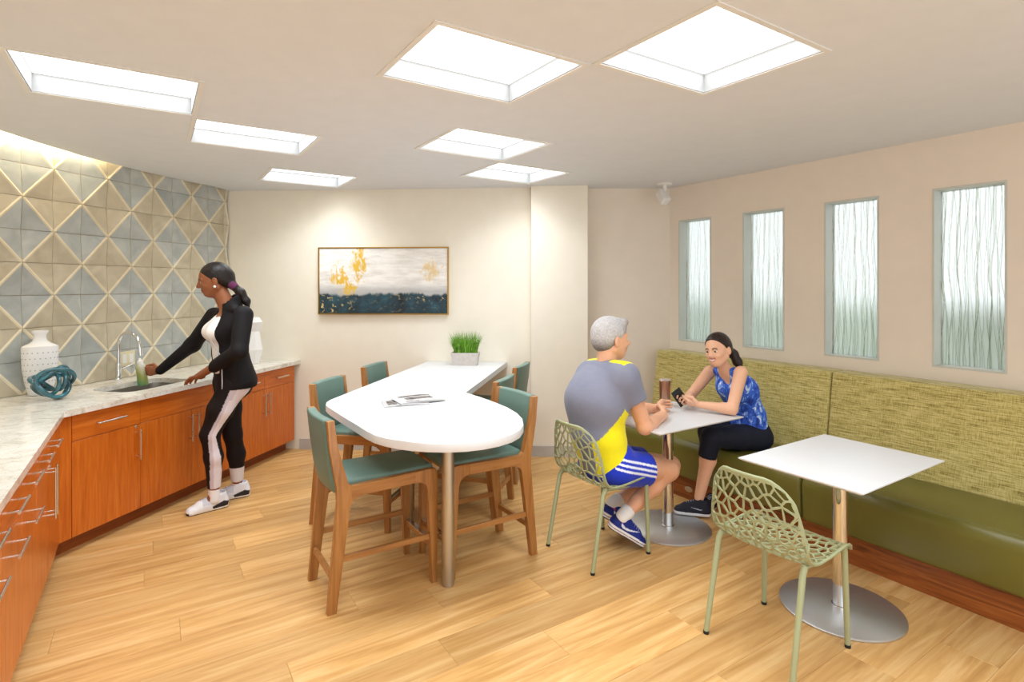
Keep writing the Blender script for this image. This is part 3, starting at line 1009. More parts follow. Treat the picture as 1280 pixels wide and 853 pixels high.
gp = (-2.415, 5.19)
o = lathe('geometric_vase', [(0.050, 0), (0.056, 0.004), (0.088, 0.13), (0.058, 0.30), (0.086, 0.385), (0.058, 0.43), (0.048, 0.431), (0.044, 0.40)], M['white_ceramic'], None, 7, loc=(gp[0], gp[1], CTOP), smooth=False)
tag(o, 'white faceted vase on the counter behind the standing woman', 'vase')

# ------------------------------------------------------------------ peninsula table
PZ, PTH = 0.86, 0.042
pen_px = [(534, 450.5), (634, 455), (581.5, 491), (600, 496.5), (618, 503), (634, 509.5), (646, 516.5), (653, 524), (654.5, 531), (650, 537.5), (640, 543), (624, 547.8), (604, 551.6), (582, 554),
          (558, 555), (534, 554.5), (514, 552.8), (496, 550.5), (482, 548), (468, 544), (458, 539), (446, 531.5), (430, 522), (416, 513), (410, 509), (407, 506), (408, 503), (413, 500)]
ys = BW0[1] - 0.012
pen = []
for u, v in pen_px:
    p = on_z(u, v, PZ)
    wy = BW0[1] + ky * (p.x - BW0[0]) - 0.006
    if p.y > wy - 0.25:                       # the two corners that touch the far wall
        q = (p.x * wy / p.y, wy); pen.append(q)
    else: pen.append((p.x, p.y))
r = tag(empty('peninsula_table', (-0.5, 4.0, 0)), 'white peninsula table with a rounded end on steel posts', 'table')
pen_l = [(p[0] + 0.5, p[1] - 4.0) for p in pen]
o = prism('table_top', pen_l, PZ - PTH, PZ, M['white_laminate'], r, 0.003, 2)
pb = on_z(560, 731, 0.0)
for (x, y) in ((pb.x, pb.y), (-0.70, 3.72), (-0.45, 4.95)):
    o = lathe('post', [(0.034, 0.0), (0.034, PZ - PTH - 0.001)], M['steel'], r, 28)
    o.location = (x + 0.5, y - 4.0, 0)

# planter with grass
r = tag(empty('planter', (-0.425, 5.09, PZ), math.radians(-3.5)), 'pale concrete box planter of bright green grass on the white peninsula', 'plant')
bm = bmesh.new()
w0, w1, d0, d1, hh = 0.112, 0.128, 0.055, 0.068, 0.115
rings = []
for hx, hy, rad, z in ((w0, d0, .015, 0), (w1, d1, .018, hh), (w1 - .012, d1 - .012, .012, hh), (w1 - .014, d1 - .014, .012, hh - .03)):
    rings.append([bm.verts.new((p[0], p[1], z)) for p in rrect(0, 0, hx, hy, rad, 4)])
bm.faces.new(rings[0][::-1])
for a, b_ in zip(rings, rings[1:]):
    for i in range(len(a)):
        j = (i + 1) % len(a)
        bm.faces.new((a[i], a[j], b_[j], b_[i]))
bm.faces.new(rings[-1])
link('box', finish(bm), M['concrete'], r)
M['grass'] = plain('grass_blade', srgb(112, 164, 44), 0.5, var=0.45, scale=30)
bm = bmesh.new()
rg = random.Random(11)
for i in range(620):
    bx, by = rg.uniform(-.105, .105), rg.uniform(-.045, .045)
    L = rg.uniform(0.15, 0.25)
    lean = Vector((bx * 5.0 + rg.uniform(-.45, .45), by * 2.0 + rg.uniform(-.4, .4), 0)) * rg.uniform(.3, .8)
    if i < 6: lean = Vector((rg.choice((-1, 1)) * 1.3, rg.uniform(-.3, .3), 0)); L = 0.24
    side = Vector((rg.uniform(-1, 1), rg.uniform(-1, 1), 0)).normalized() * rg.uniform(.0022, .0036)
    prev = None
    for k in range(5):
        t = k / 4
        c = Vector((bx, by, hh - .03)) + Vector((0, 0, 1)) * L * (t - 0.35 * t * t * lean.length) + lean * L * t * t * 0.8
        if c.y > 0.17: c.y = 0.17
        w = side * (1 - t ** 1.5)
        cur = (bm.verts.new(c - w), bm.verts.new(c + w)) if k < 4 else (bm.verts.new(c),)
        if prev:
            bm.faces.new((prev[0], prev[1]) + (cur[::-1] if len(cur) == 2 else cur))
        prev = cur
o = link('grass', finish(bm), M['grass'], r); o['kind'] = 'stuff'

# magazines
def cover_mat(seed, dark):
    m, nt, b = new_mat('magazine_cover_%d' % seed)
    b.inputs['Roughness'].default_value = 0.3
    tc = N(nt, 'ShaderNodeTexCoord')
    sp = N(nt, 'ShaderNodeSeparateXYZ'); nt.links.new(tc.outputs['Generated'], sp.inputs[0])
    def band(sock, c, h):
        a = N(nt, 'ShaderNodeMath', operation='SUBTRACT'); a.inputs[1].default_value = c; nt.links.new(sock, a.inputs[0])
        d = N(nt, 'ShaderNodeMath', operation='ABSOLUTE'); nt.links.new(a.outputs[0], d.inputs[0])
        l_ = N(nt, 'ShaderNodeMath', operation='LESS_THAN'); l_.inputs[1].default_value = h; nt.links.new(d.outputs[0], l_.inputs[0])
        return l_.outputs[0]
    def block(cx, hx, cy, hy):
        m_ = N(nt, 'ShaderNodeMath', operation='MULTIPLY')
        nt.links.new(band(sp.outputs['X'], cx, hx), m_.inputs[0]); nt.links.new(band(sp.outputs['Y'], cy, hy), m_.inputs[1])
        return m_.outputs[0]
    no = N(nt, 'ShaderNodeTexNoise', Scale=6.0, Detail=6.0); nt.links.new(tc.outputs['Generated'], no.inputs['Vector'])
    ph = ramp(nt, [(0.35, srgb(40, 34, 34)), (0.5, srgb(92, 84, 82)), (0.65, srgb(160, 154, 152))]); nt.links.new(no.outputs['Fac'], ph.inputs[0])
    col = None
    base = srgb(206, 204, 206) if dark else srgb(190, 188, 190)
    for blk in (((0.5, 0.36, 0.80, 0.10), (0.52, 0.30, 0.45, 0.16), (0.3, 0.15, 0.12, 0.05)) if dark else ((0.2, 0.1, 0.5, 0.3),)):
        mx = N(nt, 'ShaderNodeMix', data_type='RGBA')
        nt.links.new(block(*blk), mx.inputs[0])
        if col is None: mx.inputs[6].default_value = base
        else: nt.links.new(col, mx.inputs[6])
        nt.links.new(ph.outputs[0], mx.inputs[7])
        col = mx.outputs[2]
    nt.links.new(col, b.inputs['Base Color'])
    return m
def magazine(px, rz, label, seed, dark, w, h, z0, n=6):
    p = on_z(px[0], px[1], PZ)
    r = tag(empty('magazine', (p.x, p.y, z0), math.radians(rz)), label, 'magazine', 'magazines on the peninsula')
    for i in range(n):
        d = 0.0012 * i
        bm = bmesh.new()
        vs = []
        for k in range(7):                    # leaves belly up towards the spine
            x = -w / 2 + w * k / 6 - d * 1.5
            z = 0.001 + d + 0.010 * math.sin(math.pi * k / 6) * (i / n) * 0.6
            vs.append((bm.verts.new((x, -h / 2, z)), bm.verts.new((x, h / 2, z)), bm.verts.new((x, -h / 2, z + .001)), bm.verts.new((x, h / 2, z + .001))))
        for a, b_ in zip(vs, vs[1:]):
            bm.faces.new((a[2], b_[2], b_[3], a[3])); bm.faces.new((a[0], a[1], b_[1], b_[0]))
            bm.faces.new((a[0], b_[0], b_[2], a[2])); bm.faces.new((a[1], a[3], b_[3], b_[1]))
        bm.faces.new((vs[0][0], vs[0][2], vs[0][3], vs[0][1])); bm.faces.new((vs[-1][0], vs[-1][1], vs[-1][3], vs[-1][2]))
        link('cover' if i == n - 1 else 'page', finish(bm), cover_mat(seed, dark) if i == n - 1 else M['paper'], r)
    return r
magazine((507, 504), 20, 'pale magazine underneath, sticking out to the left', 1, False, 0.27, 0.20, PZ, 4)
magazine((523, 501), 30, 'magazine with grey photo cover lying on top of the pile', 4, True, 0.29, 0.215, PZ + 0.0085, 6)

# ------------------------------------------------------------------ counter stools
def make_stool():
    r = empty('counter_stool')
    hw = 0.187
    t = 0.017
    back = [(-0.022, 0), (0.022, 0), (0.088, 0.50), (0.098, 0.545), (0.098, 0.60), (0.075, 0.615), (0.028, 0.80), (0.012, 0.93), (-0.024, 0.93), (-0.012, 0.80), (0.026, 0.60), (0.026, 0.53)]
    fl = [(0.523, 0), (0.553, 0), (0.556, 0.30), (0.556, 0.585), (0.545, 0.608), (0.50, 0.612), (0.43, 0.609), (0.43, 0.553), (0.47, 0.548), (0.492, 0.53), (0.502, 0.50)]
    rail = [(0.088, 0.50), (0.10, 0.525), (0.125, 0.542), (0.16, 0.548), (0.4305, 0.552), (0.4305, 0.609), (0.098, 0.600)]
    for s in (-1, 1):
        y = s * hw
        side_prism('leg', back, y - t, y + t, M['stool_wood'], r, 0.003)
        side_prism('leg', fl, y - t, y + t, M['stool_wood'], r, 0.003)
        side_prism('side_rail', rail, y - t + .0005, y + t - .0005, M['stool_wood_x'], r)
        box('stretcher', (0.03, y - 0.009, 0.235), (0.53, y + 0.009, 0.265), M['stool_wood_x'], r, 0.002, 1)
    box('stretcher', (0.0, -hw + t, 0.150), (0.020, hw - t, 0.182), M['stool_wood'], r, 0.002, 1)
    o = box('footrest', (0.528, -hw + t, 0.175), (0.550, hw - t, 0.207), M['stool_wood'], r, 0.002, 1)
    box('foot_plate', (0.526, -hw + t + .002, 0.2072), (0.554, hw - t - .002, 0.2115), M['chrome'], o, 0.001, 1)
    box('cross_rail', (0.50, -hw + t, 0.555), (0.52, hw - t, 0.60), M['stool_wood'], r)
    # seat cushion, slightly domed
    bm = bmesh.new()
    add_box(bm, (0.07, -hw + t + .001, 0.575), (0.545, hw - t - .001, 0.625), 0.014, 3)
    link('seat', finish(bm, True, 50), M['teal_vinyl'], r)
    # back cushion follows the leaning posts and bows backwards
    bm = bmesh.new()
    prof = [(0.045, 0.570), (0.028, 0.65), (0.008, 0.80), (-0.006, 0.932)]
    ny = 8
    F, B = [], []
    for x, z in prof:
        rf, rb_ = [], []
        for j in range(ny + 1):
            y = (-1 + 2 * j / ny) * (hw - t - .001)
            bow = -0.016 * math.cos(math.pi / 2 * (y / hw))
            rf.append(bm.verts.new((x + 0.024 + bow, y, z))); rb_.append(bm.verts.new((x - 0.026 + bow, y, z)))
        F.append(rf); B.append(rb_)
    n = len(prof)
    for i in range(n - 1):
        for j in range(ny):
            bm.faces.new((F[i][j], F[i][j + 1], F[i + 1][j + 1], F[i + 1][j]))
            bm.faces.new((B[i][j], B[i + 1][j], B[i + 1][j + 1], B[i][j + 1]))
        bm.faces.new((F[i][0], F[i + 1][0], B[i + 1][0], B[i][0])); bm.faces.new((F[i][ny], B[i][ny], B[i + 1][ny], F[i + 1][ny]))
    for j in range(ny):
        bm.faces.new((F[0][j], B[0][j], B[0][j + 1], F[0][j + 1])); bm.faces.new((F[-1][j], F[-1][j + 1], B[-1][j + 1], B[-1][j]))
    bmesh.ops.recalc_face_normals(bm, faces=bm.faces)
    es = [e for e in bm.edges if e.is_manifold and e.calc_face_angle(0) > 1.0]
    bmesh.ops.bevel(bm, geom=es, offset=0.010, segments=3, profile=0.5, affect='EDGES')
    link('backrest', finish(bm, True, 50), M['teal_vinyl'], r)
    return r
stool0 = make_stool()
mid = lambda p, q: ((p[0] + q[0]) / 2, (p[1] + q[1]) / 2)
S1 = mid((-1.071, 3.0), (-0.865, 2.685))
S4 = mid((0.103, 3.268), (-0.103, 3.577))
S1 = (S1[0] - 0.006, S1[1] - 0.004)
S4 = (S4[0] + 0.022, S4[1] + 0.014)
STOOLS = [(S1, 33, 'teal and wood counter stool at the front left of the peninsula, back to the camera'),
          (S4, 213, 'teal and wood counter stool at the front right, tucked under the rounded table end'),
          ((-1.277, 3.875), -13.5, 'teal and wood counter stool on the left side, second from the camera'),
          ((-1.143, 4.64), -13.5, 'teal and wood counter stool on the left side, nearest the painting wall'),
          ((-0.060, 3.955), 163, 'teal and wood counter stool on the right side, half hidden behind another backrest'),
          ((0.075, 4.62), 163, 'teal and wood counter stool on the right side, nearest the wall pillar')]
for i, ((x, y), rz, lab) in enumerate(STOOLS):
    o = stool0 if i == 0 else copy_tree(stool0)
    o.location = (x, y, 0)
    o.rotation_euler = (0, 0, math.radians(rz))
    tag(o, lab, 'stool', 'counter stools around the peninsula')

# ------------------------------------------------------------------ painting
py0 = BW0[1] + ky * (-1.24 - BW0[0])
pa, pb_ = at(396, 309, py0 - .03), at(561.5, 393.5, py0 - .03)
pw, ph = pb_.x - pa.x, pa.z - pb_.z
r = tag(empty('painting', ((pa.x + pb_.x) / 2, py0 - 0.002, pb_.z), math.atan2(BWD[1], BWD[0])), 'wide abstract painting of gold, white and dark teal in a thin gold frame', 'painting')
box('canvas', (-pw / 2 + .012, -0.026, 0.012), (pw / 2 - .012, -0.002, ph - .012), canvas_mat(pw, ph), r)
for lo_, hi_ in (((-pw / 2, -0.034, 0), (pw / 2, 0, 0.010)), ((-pw / 2, -0.034, ph - .010), (pw / 2, 0, ph)), ((-pw / 2, -0.034, 0.010), (-pw / 2 + .010, 0, ph - .010)), ((pw / 2 - .010, -0.034, 0.010), (pw / 2, 0, ph - .010))):
    box('frame_bar', lo_, hi_, M['gold'], r)

# ------------------------------------------------------------------ sensor by the corner
sp_ = at(831, 238, 5.06)
r = tag(empty('motion_sensor', (sp_.x, sp_.y, CEIL), math.radians(200)), 'small white motion sensor under the ceiling in the room corner', 'sensor')
lathe('mount', [(0.046, -0.012), (0.05, -0.004), (0.05, 0.0)], M['white_plastic'], r, 24)
tube('arm', [(0, 0, -0.01), (0.0, 0, -0.045), (0.012, 0, -0.06)], 0.013, M['white_plastic'], r, 12)
bm = bmesh.new()
add_box(bm, (-0.03, -0.032, -0.055), (0.03, 0.032, 0.055), 0.014, 3)
bmesh.ops.rotate(bm, verts=bm.verts, cent=(0, 0, 0), matrix=Matrix.Rotation(math.radians(38), 3, 'X'))
bmesh.ops.translate(bm, verts=bm.verts, vec=(0.012, 0, -0.09))
link('body', finish(bm, True, 50), M['white_plastic'], r)
r.scale = (1.35, 1.35, 1.35)

# ------------------------------------------------------------------ banquette
SEAM_B = wall_b(1058)
def seat_seam_b(u, v, z):
    p = on_z(u, v, z)
    return w2g(p.x, p.y)[1]
SEATX, TOEX = 3.262, 3.335
kk = (999.7 - 640) / FPX
Yq = SEATX / (CG * kk + SG)
SEAT_SEAM = w2g(kk * Yq, Yq)[1]
END_B = b_far - 0.0
def bench(label, b0, b1, sb0, sb1):
    r = tag(empty('bench_seat', g2w(WALL_A, (b0 + b1) / 2) + (0,), RG), label, 'bench', 'green banquette along the window wall')
    dy = -(b0 + b1) / 2
    X = lambda a: a - WALL_A
    def slanted(name, prof, mat, y0, y1, bev):
        bm = bmesh.new()
        a = [bm.verts.new((X(p[0]), y0 + dy, p[1])) for p in prof]
        c = [bm.verts.new((X(p[0]), y1 + dy, p[1])) for p in prof]
        n = len(prof)
        fs = [bm.faces.new(a), bm.faces.new(c[::-1])]
        for i in range(n):
            j = (i + 1) % n
            fs.append(bm.faces.new((a[i], c[i], c[j], a[j])))
        bmesh.ops.recalc_face_normals(bm, faces=bm.faces)
        es = [e for e in bm.edges if e.calc_face_angle(0) > 0.5]
        bmesh.ops.bevel(bm, geom=es, offset=bev, segments=4, profile=0.5, affect='EDGES')
        return link(name, finish(bm, True, 60), mat, r)
    slanted('backrest', [(WALL_A - .004, 0.30), (WALL_A - .004, 0.988), (3.952, 0.988), (3.862, 0.40), (3.862, 0.30)], M['woven'], b0 + .003, b1 - .003, 0.018)
    slanted('seat', [(3.86, 0.175), (3.86, 0.425), (SEATX + .03, 0.448), (SEATX, 0.40), (SEATX + .012, 0.175)], M['olive_vinyl'], sb0 + .002, sb1 - .002, 0.022)
    slanted('plinth', [(WALL_A - .004, 0.0), (WALL_A - .004, 0.296), (3.866, 0.296), (3.866, 0.174), (TOEX, 0.174), (TOEX, 0.0)], M['bench_wood'], sb0 + .0005, sb1 - .0005, 0.002)
    return r
# left ends follow the alcove wall, which the bench meets at an angle
bl = w2g(1.27, 5.305)[1]
wl = bench('olive green banquette section under the two far windows, where the woman sits', SEAM_B, b_far - 0.02, SEAT_SEAM, 3.40)
wr = bench('long olive green banquette section running out at the right edge', -0.6, SEAM_B, -0.6, SEAT_SEAM)
# silver grille in the plinth
gpz = on_z(861, 612, 0.09)
ga, gb = w2g(gpz.x, gpz.y)
o = lathe('grille', [(0.036, 0), (0.036, 0.004), (0.030, 0.006), (0.012, 0.004)], M['steel'], wl, 24, 1.0, 0.55)
kk = (861 - 640) / FPX
Yg = TOEX / (CG * kk + SG)
gz = EYE - (612 - HORIZ) / FPX * Yg
gb = w2g(kk * Yg, Yg)[1]
o.matrix_local = Matrix.Translation((TOEX - WALL_A, gb - (SEAM_B + b_far - 0.02) / 2, gz)) @ Matrix.Rotation(math.radians(-90), 4, 'Y') @ Matrix.Rotation(math.radians(90), 4, 'Z')

# ------------------------------------------------------------------ bistro tables
def bistro(x, y, la, lb, label):
    r = tag(empty('bistro_table', (x, y, 0), RG), label, 'table', 'white square topped pedestal tables')
    H = 0.732
    bm = bmesh.new()
    a, b_ = la / 2, lb / 2
    lo = [bm.verts.new((sx * (a - .018), sy * (b_ - .018), H - .016)) for sx, sy in ((-1, -1), (1, -1), (1, 1), (-1, 1))]
    md = [bm.verts.new((sx * a, sy * b_, H - .005)) for sx, sy in ((-1, -1), (1, -1), (1, 1), (-1, 1))]
    hi = [bm.verts.new((sx * a, sy * b_, H)) for sx, sy in ((-1, -1), (1, -1), (1, 1), (-1, 1))]
    bm.faces.new(lo[::-1]); bm.faces.new(hi)
    for A_, B_ in ((lo, md), (md, hi)):
        for i in range(4):
            j = (i + 1) % 4
            bm.faces.new((A_[i], A_[j], B_[j], B_[i]))
    link('table_top', finish(bm), M['white_laminate'], r)
    lathe('base_plate', [(0.268, 0.0), (0.272, 0.002), (0.272, 0.008), (0.266, 0.012), (0.04, 0.014)], M['steel_disc'], r, 64)
    lathe('column', [(0.040, 0.0135), (0.040, 0.022), (0.035, 0.024), (0.035, H - .03), (0.036, H - .017)], M['chrome'], r, 32)
    box('top_bracket', (-0.15, -0.15, H - .022), (0.15, 0.15, H - .0165), M['black_rubber'], r)
    return r
bistro(1.612, 2.728, 0.80, 0.577, 'empty white pedestal table in the right foreground')
bistro(1.020, 3.640, 0.785, 0.577, 'white pedestal table between the seated man and woman')

# ------------------------------------------------------------------ lattice chairs
def voronoi_cells(pts, w, h):
    cells = []
    for i, p in enumerate(pts):
        poly = [(0, 0), (w, 0), (w, h), (0, h)]
        order = sorted(range(len(pts)), key=lambda j: (pts[j][0] - p[0]) ** 2 + (pts[j][1] - p[1]) ** 2)[1:26]
        for j in order:
            q = pts[j]
            mx, my = (p[0] + q[0]) / 2, (p[1] + q[1]) / 2
            nx, ny = q[0] - p[0], q[1] - p[1]
            out = []
            for k in range(len(poly)):
                a, b_ = poly[k], poly[(k + 1) % len(poly)]
                da = (a[0] - mx) * nx + (a[1] - my) * ny
                db = (b_[0] - mx) * nx + (b_[1] - my) * ny
                if da <= 0: out.append(a)
                if (da <= 0) != (db <= 0):
                    t = da / (da - db)
                    out.append((a[0] + (b_[0] - a[0]) * t, a[1] + (b_[1] - a[1]) * t))
            poly = out
            if len(poly) < 3: break
        cells.append(poly)
    return cells

# centre-line of the shell from the seat's front edge to the top of the back: (x forward, z up, half width)
SHELL = [(0.452, 0.432, 0.205), (0.440, 0.455, 0.212), (0.36, 0.452, 0.222), (0.25, 0.440, 0.226), (0.15, 0.434, 0.226), (0.085, 0.452, 0.224), (0.045, 0.500, 0.222), (0.020, 0.57, 0.216), (0.002, 0.66, 0.198), (-0.012, 0.74, 0.176), (-0.020, 0.790, 0.154)]
def make_lattice_chair():
    r = empty('lattice_chair')
    cl = [0.0]
    for a, b_ in zip(SHELL, SHELL[1:]): cl.append(cl[-1] + math.hypot(b_[0] - a[0], b_[1] - a[1]))
    Ltot = cl[-1]
    sx = [s[0] for s in SHELL]; sz = [s[1] for s in SHELL]; sw = [s[2] for s in SHELL]
    fine = np.linspace(0, Ltot, 200)
    ker = np.ones(17) / 17
    def sm(v):
        y = np.interp(fine, cl, v)
        yp = np.concatenate([np.full(8, y[0]), y, np.full(8, y[-1])])
        z = np.convolve(yp, ker, 'valid'); z[0] = y[0]; z[-1] = y[-1]
        return z
    fx, fz, fw = sm(sx), sm(sz), sm(sw)
    def P(u, v):
        """u in 0..1 across, v in metres along the profile"""
        x = np.interp(v, fine, fx); z = np.interp(v, fine, fz); w = np.interp(v, fine, fw)
        c = 2 * u - 1
        # rounded upper corners
        top = Ltot - v
        lift = 0.0
        y = c * w
        edge = abs(c) ** 3
        bk = min(1, max(0, (v - 0.30) / 0.25))             # back wraps forward at the sides, seat edges rise a little
        x = x + 0.050 * edge * bk
        z = z + 0.018 * edge * (1 - bk) * min(1, v / 0.1)
        if top < 0.09:
            z = z - 0.045 * max(0, abs(c) - 0.55) ** 2 / 0.2 * (1 - top / 0.09)
        return (x, y, z)
    Wp = 0.44
    rg = random.Random(21)
    pts = []
    tries = 0
    while len(pts) < 190 and tries < 20000:
        tries += 1
        p = (rg.uniform(0.004, Wp - 0.004), rg.uniform(0.004, Ltot - 0.004))
        back = p[1] > 0.44
        ok = True
        for q in pts:
            dx, dy = p[0] - q[0], p[1] - q[1]
            dy *= (0.50 if back else 0.85)
            if dx * dx + dy * dy < (0.0275 if back else 0.0285) ** 2: ok = False; break
        if ok: pts.append(p)
    cells = voronoi_cells(pts, Wp, Ltot)
    bm = bmesh.new()
    vcache = {}
    def vert(p):
        key = (round(p[0], 4), round(p[1], 4))
        if key not in vcache: vcache[key] = bm.verts.new(P(p[0] / Wp, p[1]))
        return vcache[key]
    for poly in cells:
        if len(poly) < 3: continue
        # drop almost coincident corners
        q = [poly[0]]
        for p in poly[1:]:
            if math.hypot(p[0] - q[-1][0], p[1] - q[-1][1]) > 0.003: q.append(p)
        if math.hypot(q[0][0] - q[-1][0], q[0][1] - q[-1][1]) < 0.003: q.pop()
        poly = []
        for a, b_ in zip(q, q[1:] + q[:1]):               # subdivide long sides so the web follows the curve
            poly.append(a)
            m = int(math.hypot(b_[0] - a[0], b_[1] - a[1]) / 0.028)
            for k in range(1, m + 1): poly.append((a[0] + (b_[0] - a[0]) * k / (m + 1), a[1] + (b_[1] - a[1]) * k / (m + 1)))
        n = len(poly)
        if n < 3: continue
        cx, cy = sum(p[0] for p in poly) / n, sum(p[1] for p in poly) / n
        inner = []
        for p in poly:
            d = math.hypot(p[0] - cx, p[1] - cy)
            onb = min(p[0], Wp - p[0], p[1], Ltot - p[1]) < 1e-5
            w = 0.0115 if onb else 0.0040
            f = max(0.0, 1 - w * 1.15 / max(d, 1e-6))
            inner.append((cx + (p[0] - cx) * f, cy + (p[1] - cy) * f))
        vo = [vert(p) for p in poly]
        area = abs(sum(poly[i][0] * poly[(i + 1) % n][1] - poly[(i + 1) % n][0] * poly[i][1] for i in range(n))) / 2
        try:
            if area < 0.00012:
                bm.faces.new(vo); continue
            vi = [bm.verts.new(P(p[0] / Wp, p[1])) for p in inner]
            for i in range(n):
                j = (i + 1) % n
                if vo[i] is not vo[j]: bm.faces.new((vo[i], vo[j], vi[j], vi[i]))
        except ValueError:
            pass
    bmesh.ops.remove_doubles(bm, verts=bm.verts, dist=0.0008)
    bmesh.ops.recalc_face_normals(bm, faces=bm.faces)
    bmesh.ops.solidify(bm, geom=bm.faces[:], thickness=0.0075)
    me = finish(bm, True, 45)
    link('shell', me, M['sage'], r)
    # rim bead
    rim = [P(0, v) for v in np.linspace(0.0, Ltot, 34)] + [P(u, Ltot) for u in np.linspace(0.06, 0.94, 12)] + [P(1, v) for v in np.linspace(Ltot, 0.0, 34)] + [P(u, 0) for u in np.linspace(0.94, 0.06, 10)]
    tube('rim', rim, 0.0062, M['sage'], r, 8, True)
    for sy in (-1, 1):
        leg = tube('leg', [(0.105, sy * 0.196, 0.446), (0.085, sy * 0.197, 0.42), (0.0, sy * 0.203, 0.004)], [0.0135, 0.0135, 0.0115], M['sage'], r, 14)
        lathe('foot_cap', [(0.0122, 0.0), (0.0128, 0.002), (0.0128, 0.014)], M['black_rubber'], leg, 14, loc=(0.001, sy * 0.203, 0.0))
        leg = tube('leg', [(0.425, sy * 0.186, 0.448), (0.43, sy * 0.188, 0.42), (0.438, sy * 0.198, 0.004)], [0.0135, 0.0135, 0.0115], M['sage'], r, 14)
        lathe('foot_cap', [(0.0122, 0.0), (0.0128, 0.002), (0.0128, 0.014)], M['black_rubber'], leg, 14, loc=(0.438, sy * 0.198, 0.0))
        tube('under_bar', [(0.105, sy * 0.19, 0.436), (0.26, sy * 0.192, 0.428), (0.425, sy * 0.184, 0.44)], 0.008, M['sage'], r, 10)
    return r
chair0 = make_lattice_chair()
chair0.location = (0.993, 2.359, 0)
chair0.rotation_euler = (0, 0, RG)
tag(chair0, 'empty sage green lattice chair in the right foreground', 'chair', 'sage lattice chairs')
c2 = copy_tree(chair0)
c2.location = (0.330, 3.211, 0)
tag(c2, 'sage green lattice chair that the man sits on', 'chair', 'sage lattice chairs')

# ------------------------------------------------------------------ people: smooth solids meshed with surface nets
def V3(p): return np.array([p[0], p[1], p[2]], float)
def nz(v):
    v = V3(v)
    return v / np.linalg.norm(v)

class Solid:
    def __init__(s): s.ops = []
    def cone(s, a, b, ra, rb=None, k=0.02, op='add'):
        s.ops.append((op, 'cone', V3(a), V3(b), ra, ra if rb is None else rb, k)); return s
    def chain(s, pts, rads, k=0.02, op='add'):
        for (p, q), (r, t) in zip(zip(pts, pts[1:]), zip(rads, rads[1:])): s.cone(p, q, r, t, k, op)
        return s
    def slab(s, a, b, ra, rb, L, w, k=0.03, op='add', wb=None):
        """capsule whose section is stretched by w (to wb) along L"""
        s.ops.append((op, 'slab', V3(a), V3(b), ra, rb, nz(L), w, w if wb is None else wb, k)); return s
    def ell(s, c, axes, radii, k=0.02, op='add'):
        s.ops.append((op, 'ell', V3(c), np.array([nz(a) for a in axes]), np.array(radii, float), k)); return s
    def cut(s, p, n):
        """keep the side the normal points away from"""
        s.ops.append(('cut', V3(p), nz(n))); return s
    def bounds(s, o):
        if o[1] == 'cone':
            r = max(o[4], o[5]); return np.minimum(o[2], o[3]) - r, np.maximum(o[2], o[3]) + r
        if o[1] == 'slab':
            r = max(o[4], o[5]) * max(o[7], o[8], 1.0); return np.minimum(o[2], o[3]) - r, np.maximum(o[2], o[3]) + r
        r = np.max(o[4]); return o[2] - r, o[2] + r
    def dist(s, o, P):
        if o[1] in ('cone', 'slab'):
            a, b, ra, rb = o[2], o[3], o[4], o[5]
            d = b - a
            L2 = max(float(d @ d), 1e-9)
            q = P - a
            t = np.clip((q @ d) / L2, 0, 1)
            q = q - t[..., None] * d
            if o[1] == 'slab':
                L = o[6]
                w = o[7] + (o[8] - o[7]) * t
                ql = q @ L
                q = q + (ql / w - ql)[..., None] * L
            return np.sqrt((q * q).sum(-1)) - (ra + (rb - ra) * t)
        q = (P - o[2]) @ o[3].T
        r = o[4]
        k0 = np.sqrt(((q / r) ** 2).sum(-1))
        k1 = np.sqrt(((q / (r * r)) ** 2).sum(-1)) + 1e-9
        return k0 * (k0 - 1) / k1
    def mesh(s, res):
        lo = np.full(3, 1e9); hi = -lo
        for o in s.ops:
            if o[0] == 'add':
                a, b = s.bounds(o); lo = np.minimum(lo, a); hi = np.maximum(hi, b)
        lo -= 4 * res; hi += 4 * res
        n = np.ceil((hi - lo) / res).astype(int) + 1
        D = np.full(n, 1.0, np.float32)
        ax = [lo[i] + np.arange(n[i]) * res for i in range(3)]
        for o in s.ops:
            if o[0] == 'cut':
                for i0 in range(0, n[0], 64):
                    X, Y, Z = np.meshgrid(ax[0][i0:i0 + 64], ax[1], ax[2], indexing='ij')
                    d = (X - o[1][0]) * o[2][0] + (Y - o[1][1]) * o[2][1] + (Z - o[1][2]) * o[2][2]
                    D[i0:i0 + 64] = np.maximum(D[i0:i0 + 64], d)
                continue
            k = o[-1]
            a, b = s.bounds(o)
            m = k + 4 * res
            i0 = np.clip(np.floor((a - m - lo) / res).astype(int), 0, n - 1)
            i1 = np.clip(np.ceil((b + m - lo) / res).astype(int) + 1, 1, n)
            if np.any(i1 <= i0): continue
            sl = tuple(slice(x, y) for x, y in zip(i0, i1))
            P = np.stack(np.meshgrid(*[ax[i][sl[i]] for i in range(3)], indexing='ij'), -1)
            d = s.dist(o, P)
            E_ = D[sl]
            if o[0] == 'add':
                h = np.clip(0.5 + 0.5 * (E_ - d) / k, 0, 1)
                D[sl] = E_ * (1 - h) + d * h - k * h * (1 - h)
            else:
                d = -d
                h = np.clip(0.5 - 0.5 * (E_ - d) / k, 0, 1)
                D[sl] = E_ * (1 - h) + d * h + k * h * (1 - h)
        return nets(D, lo, res)

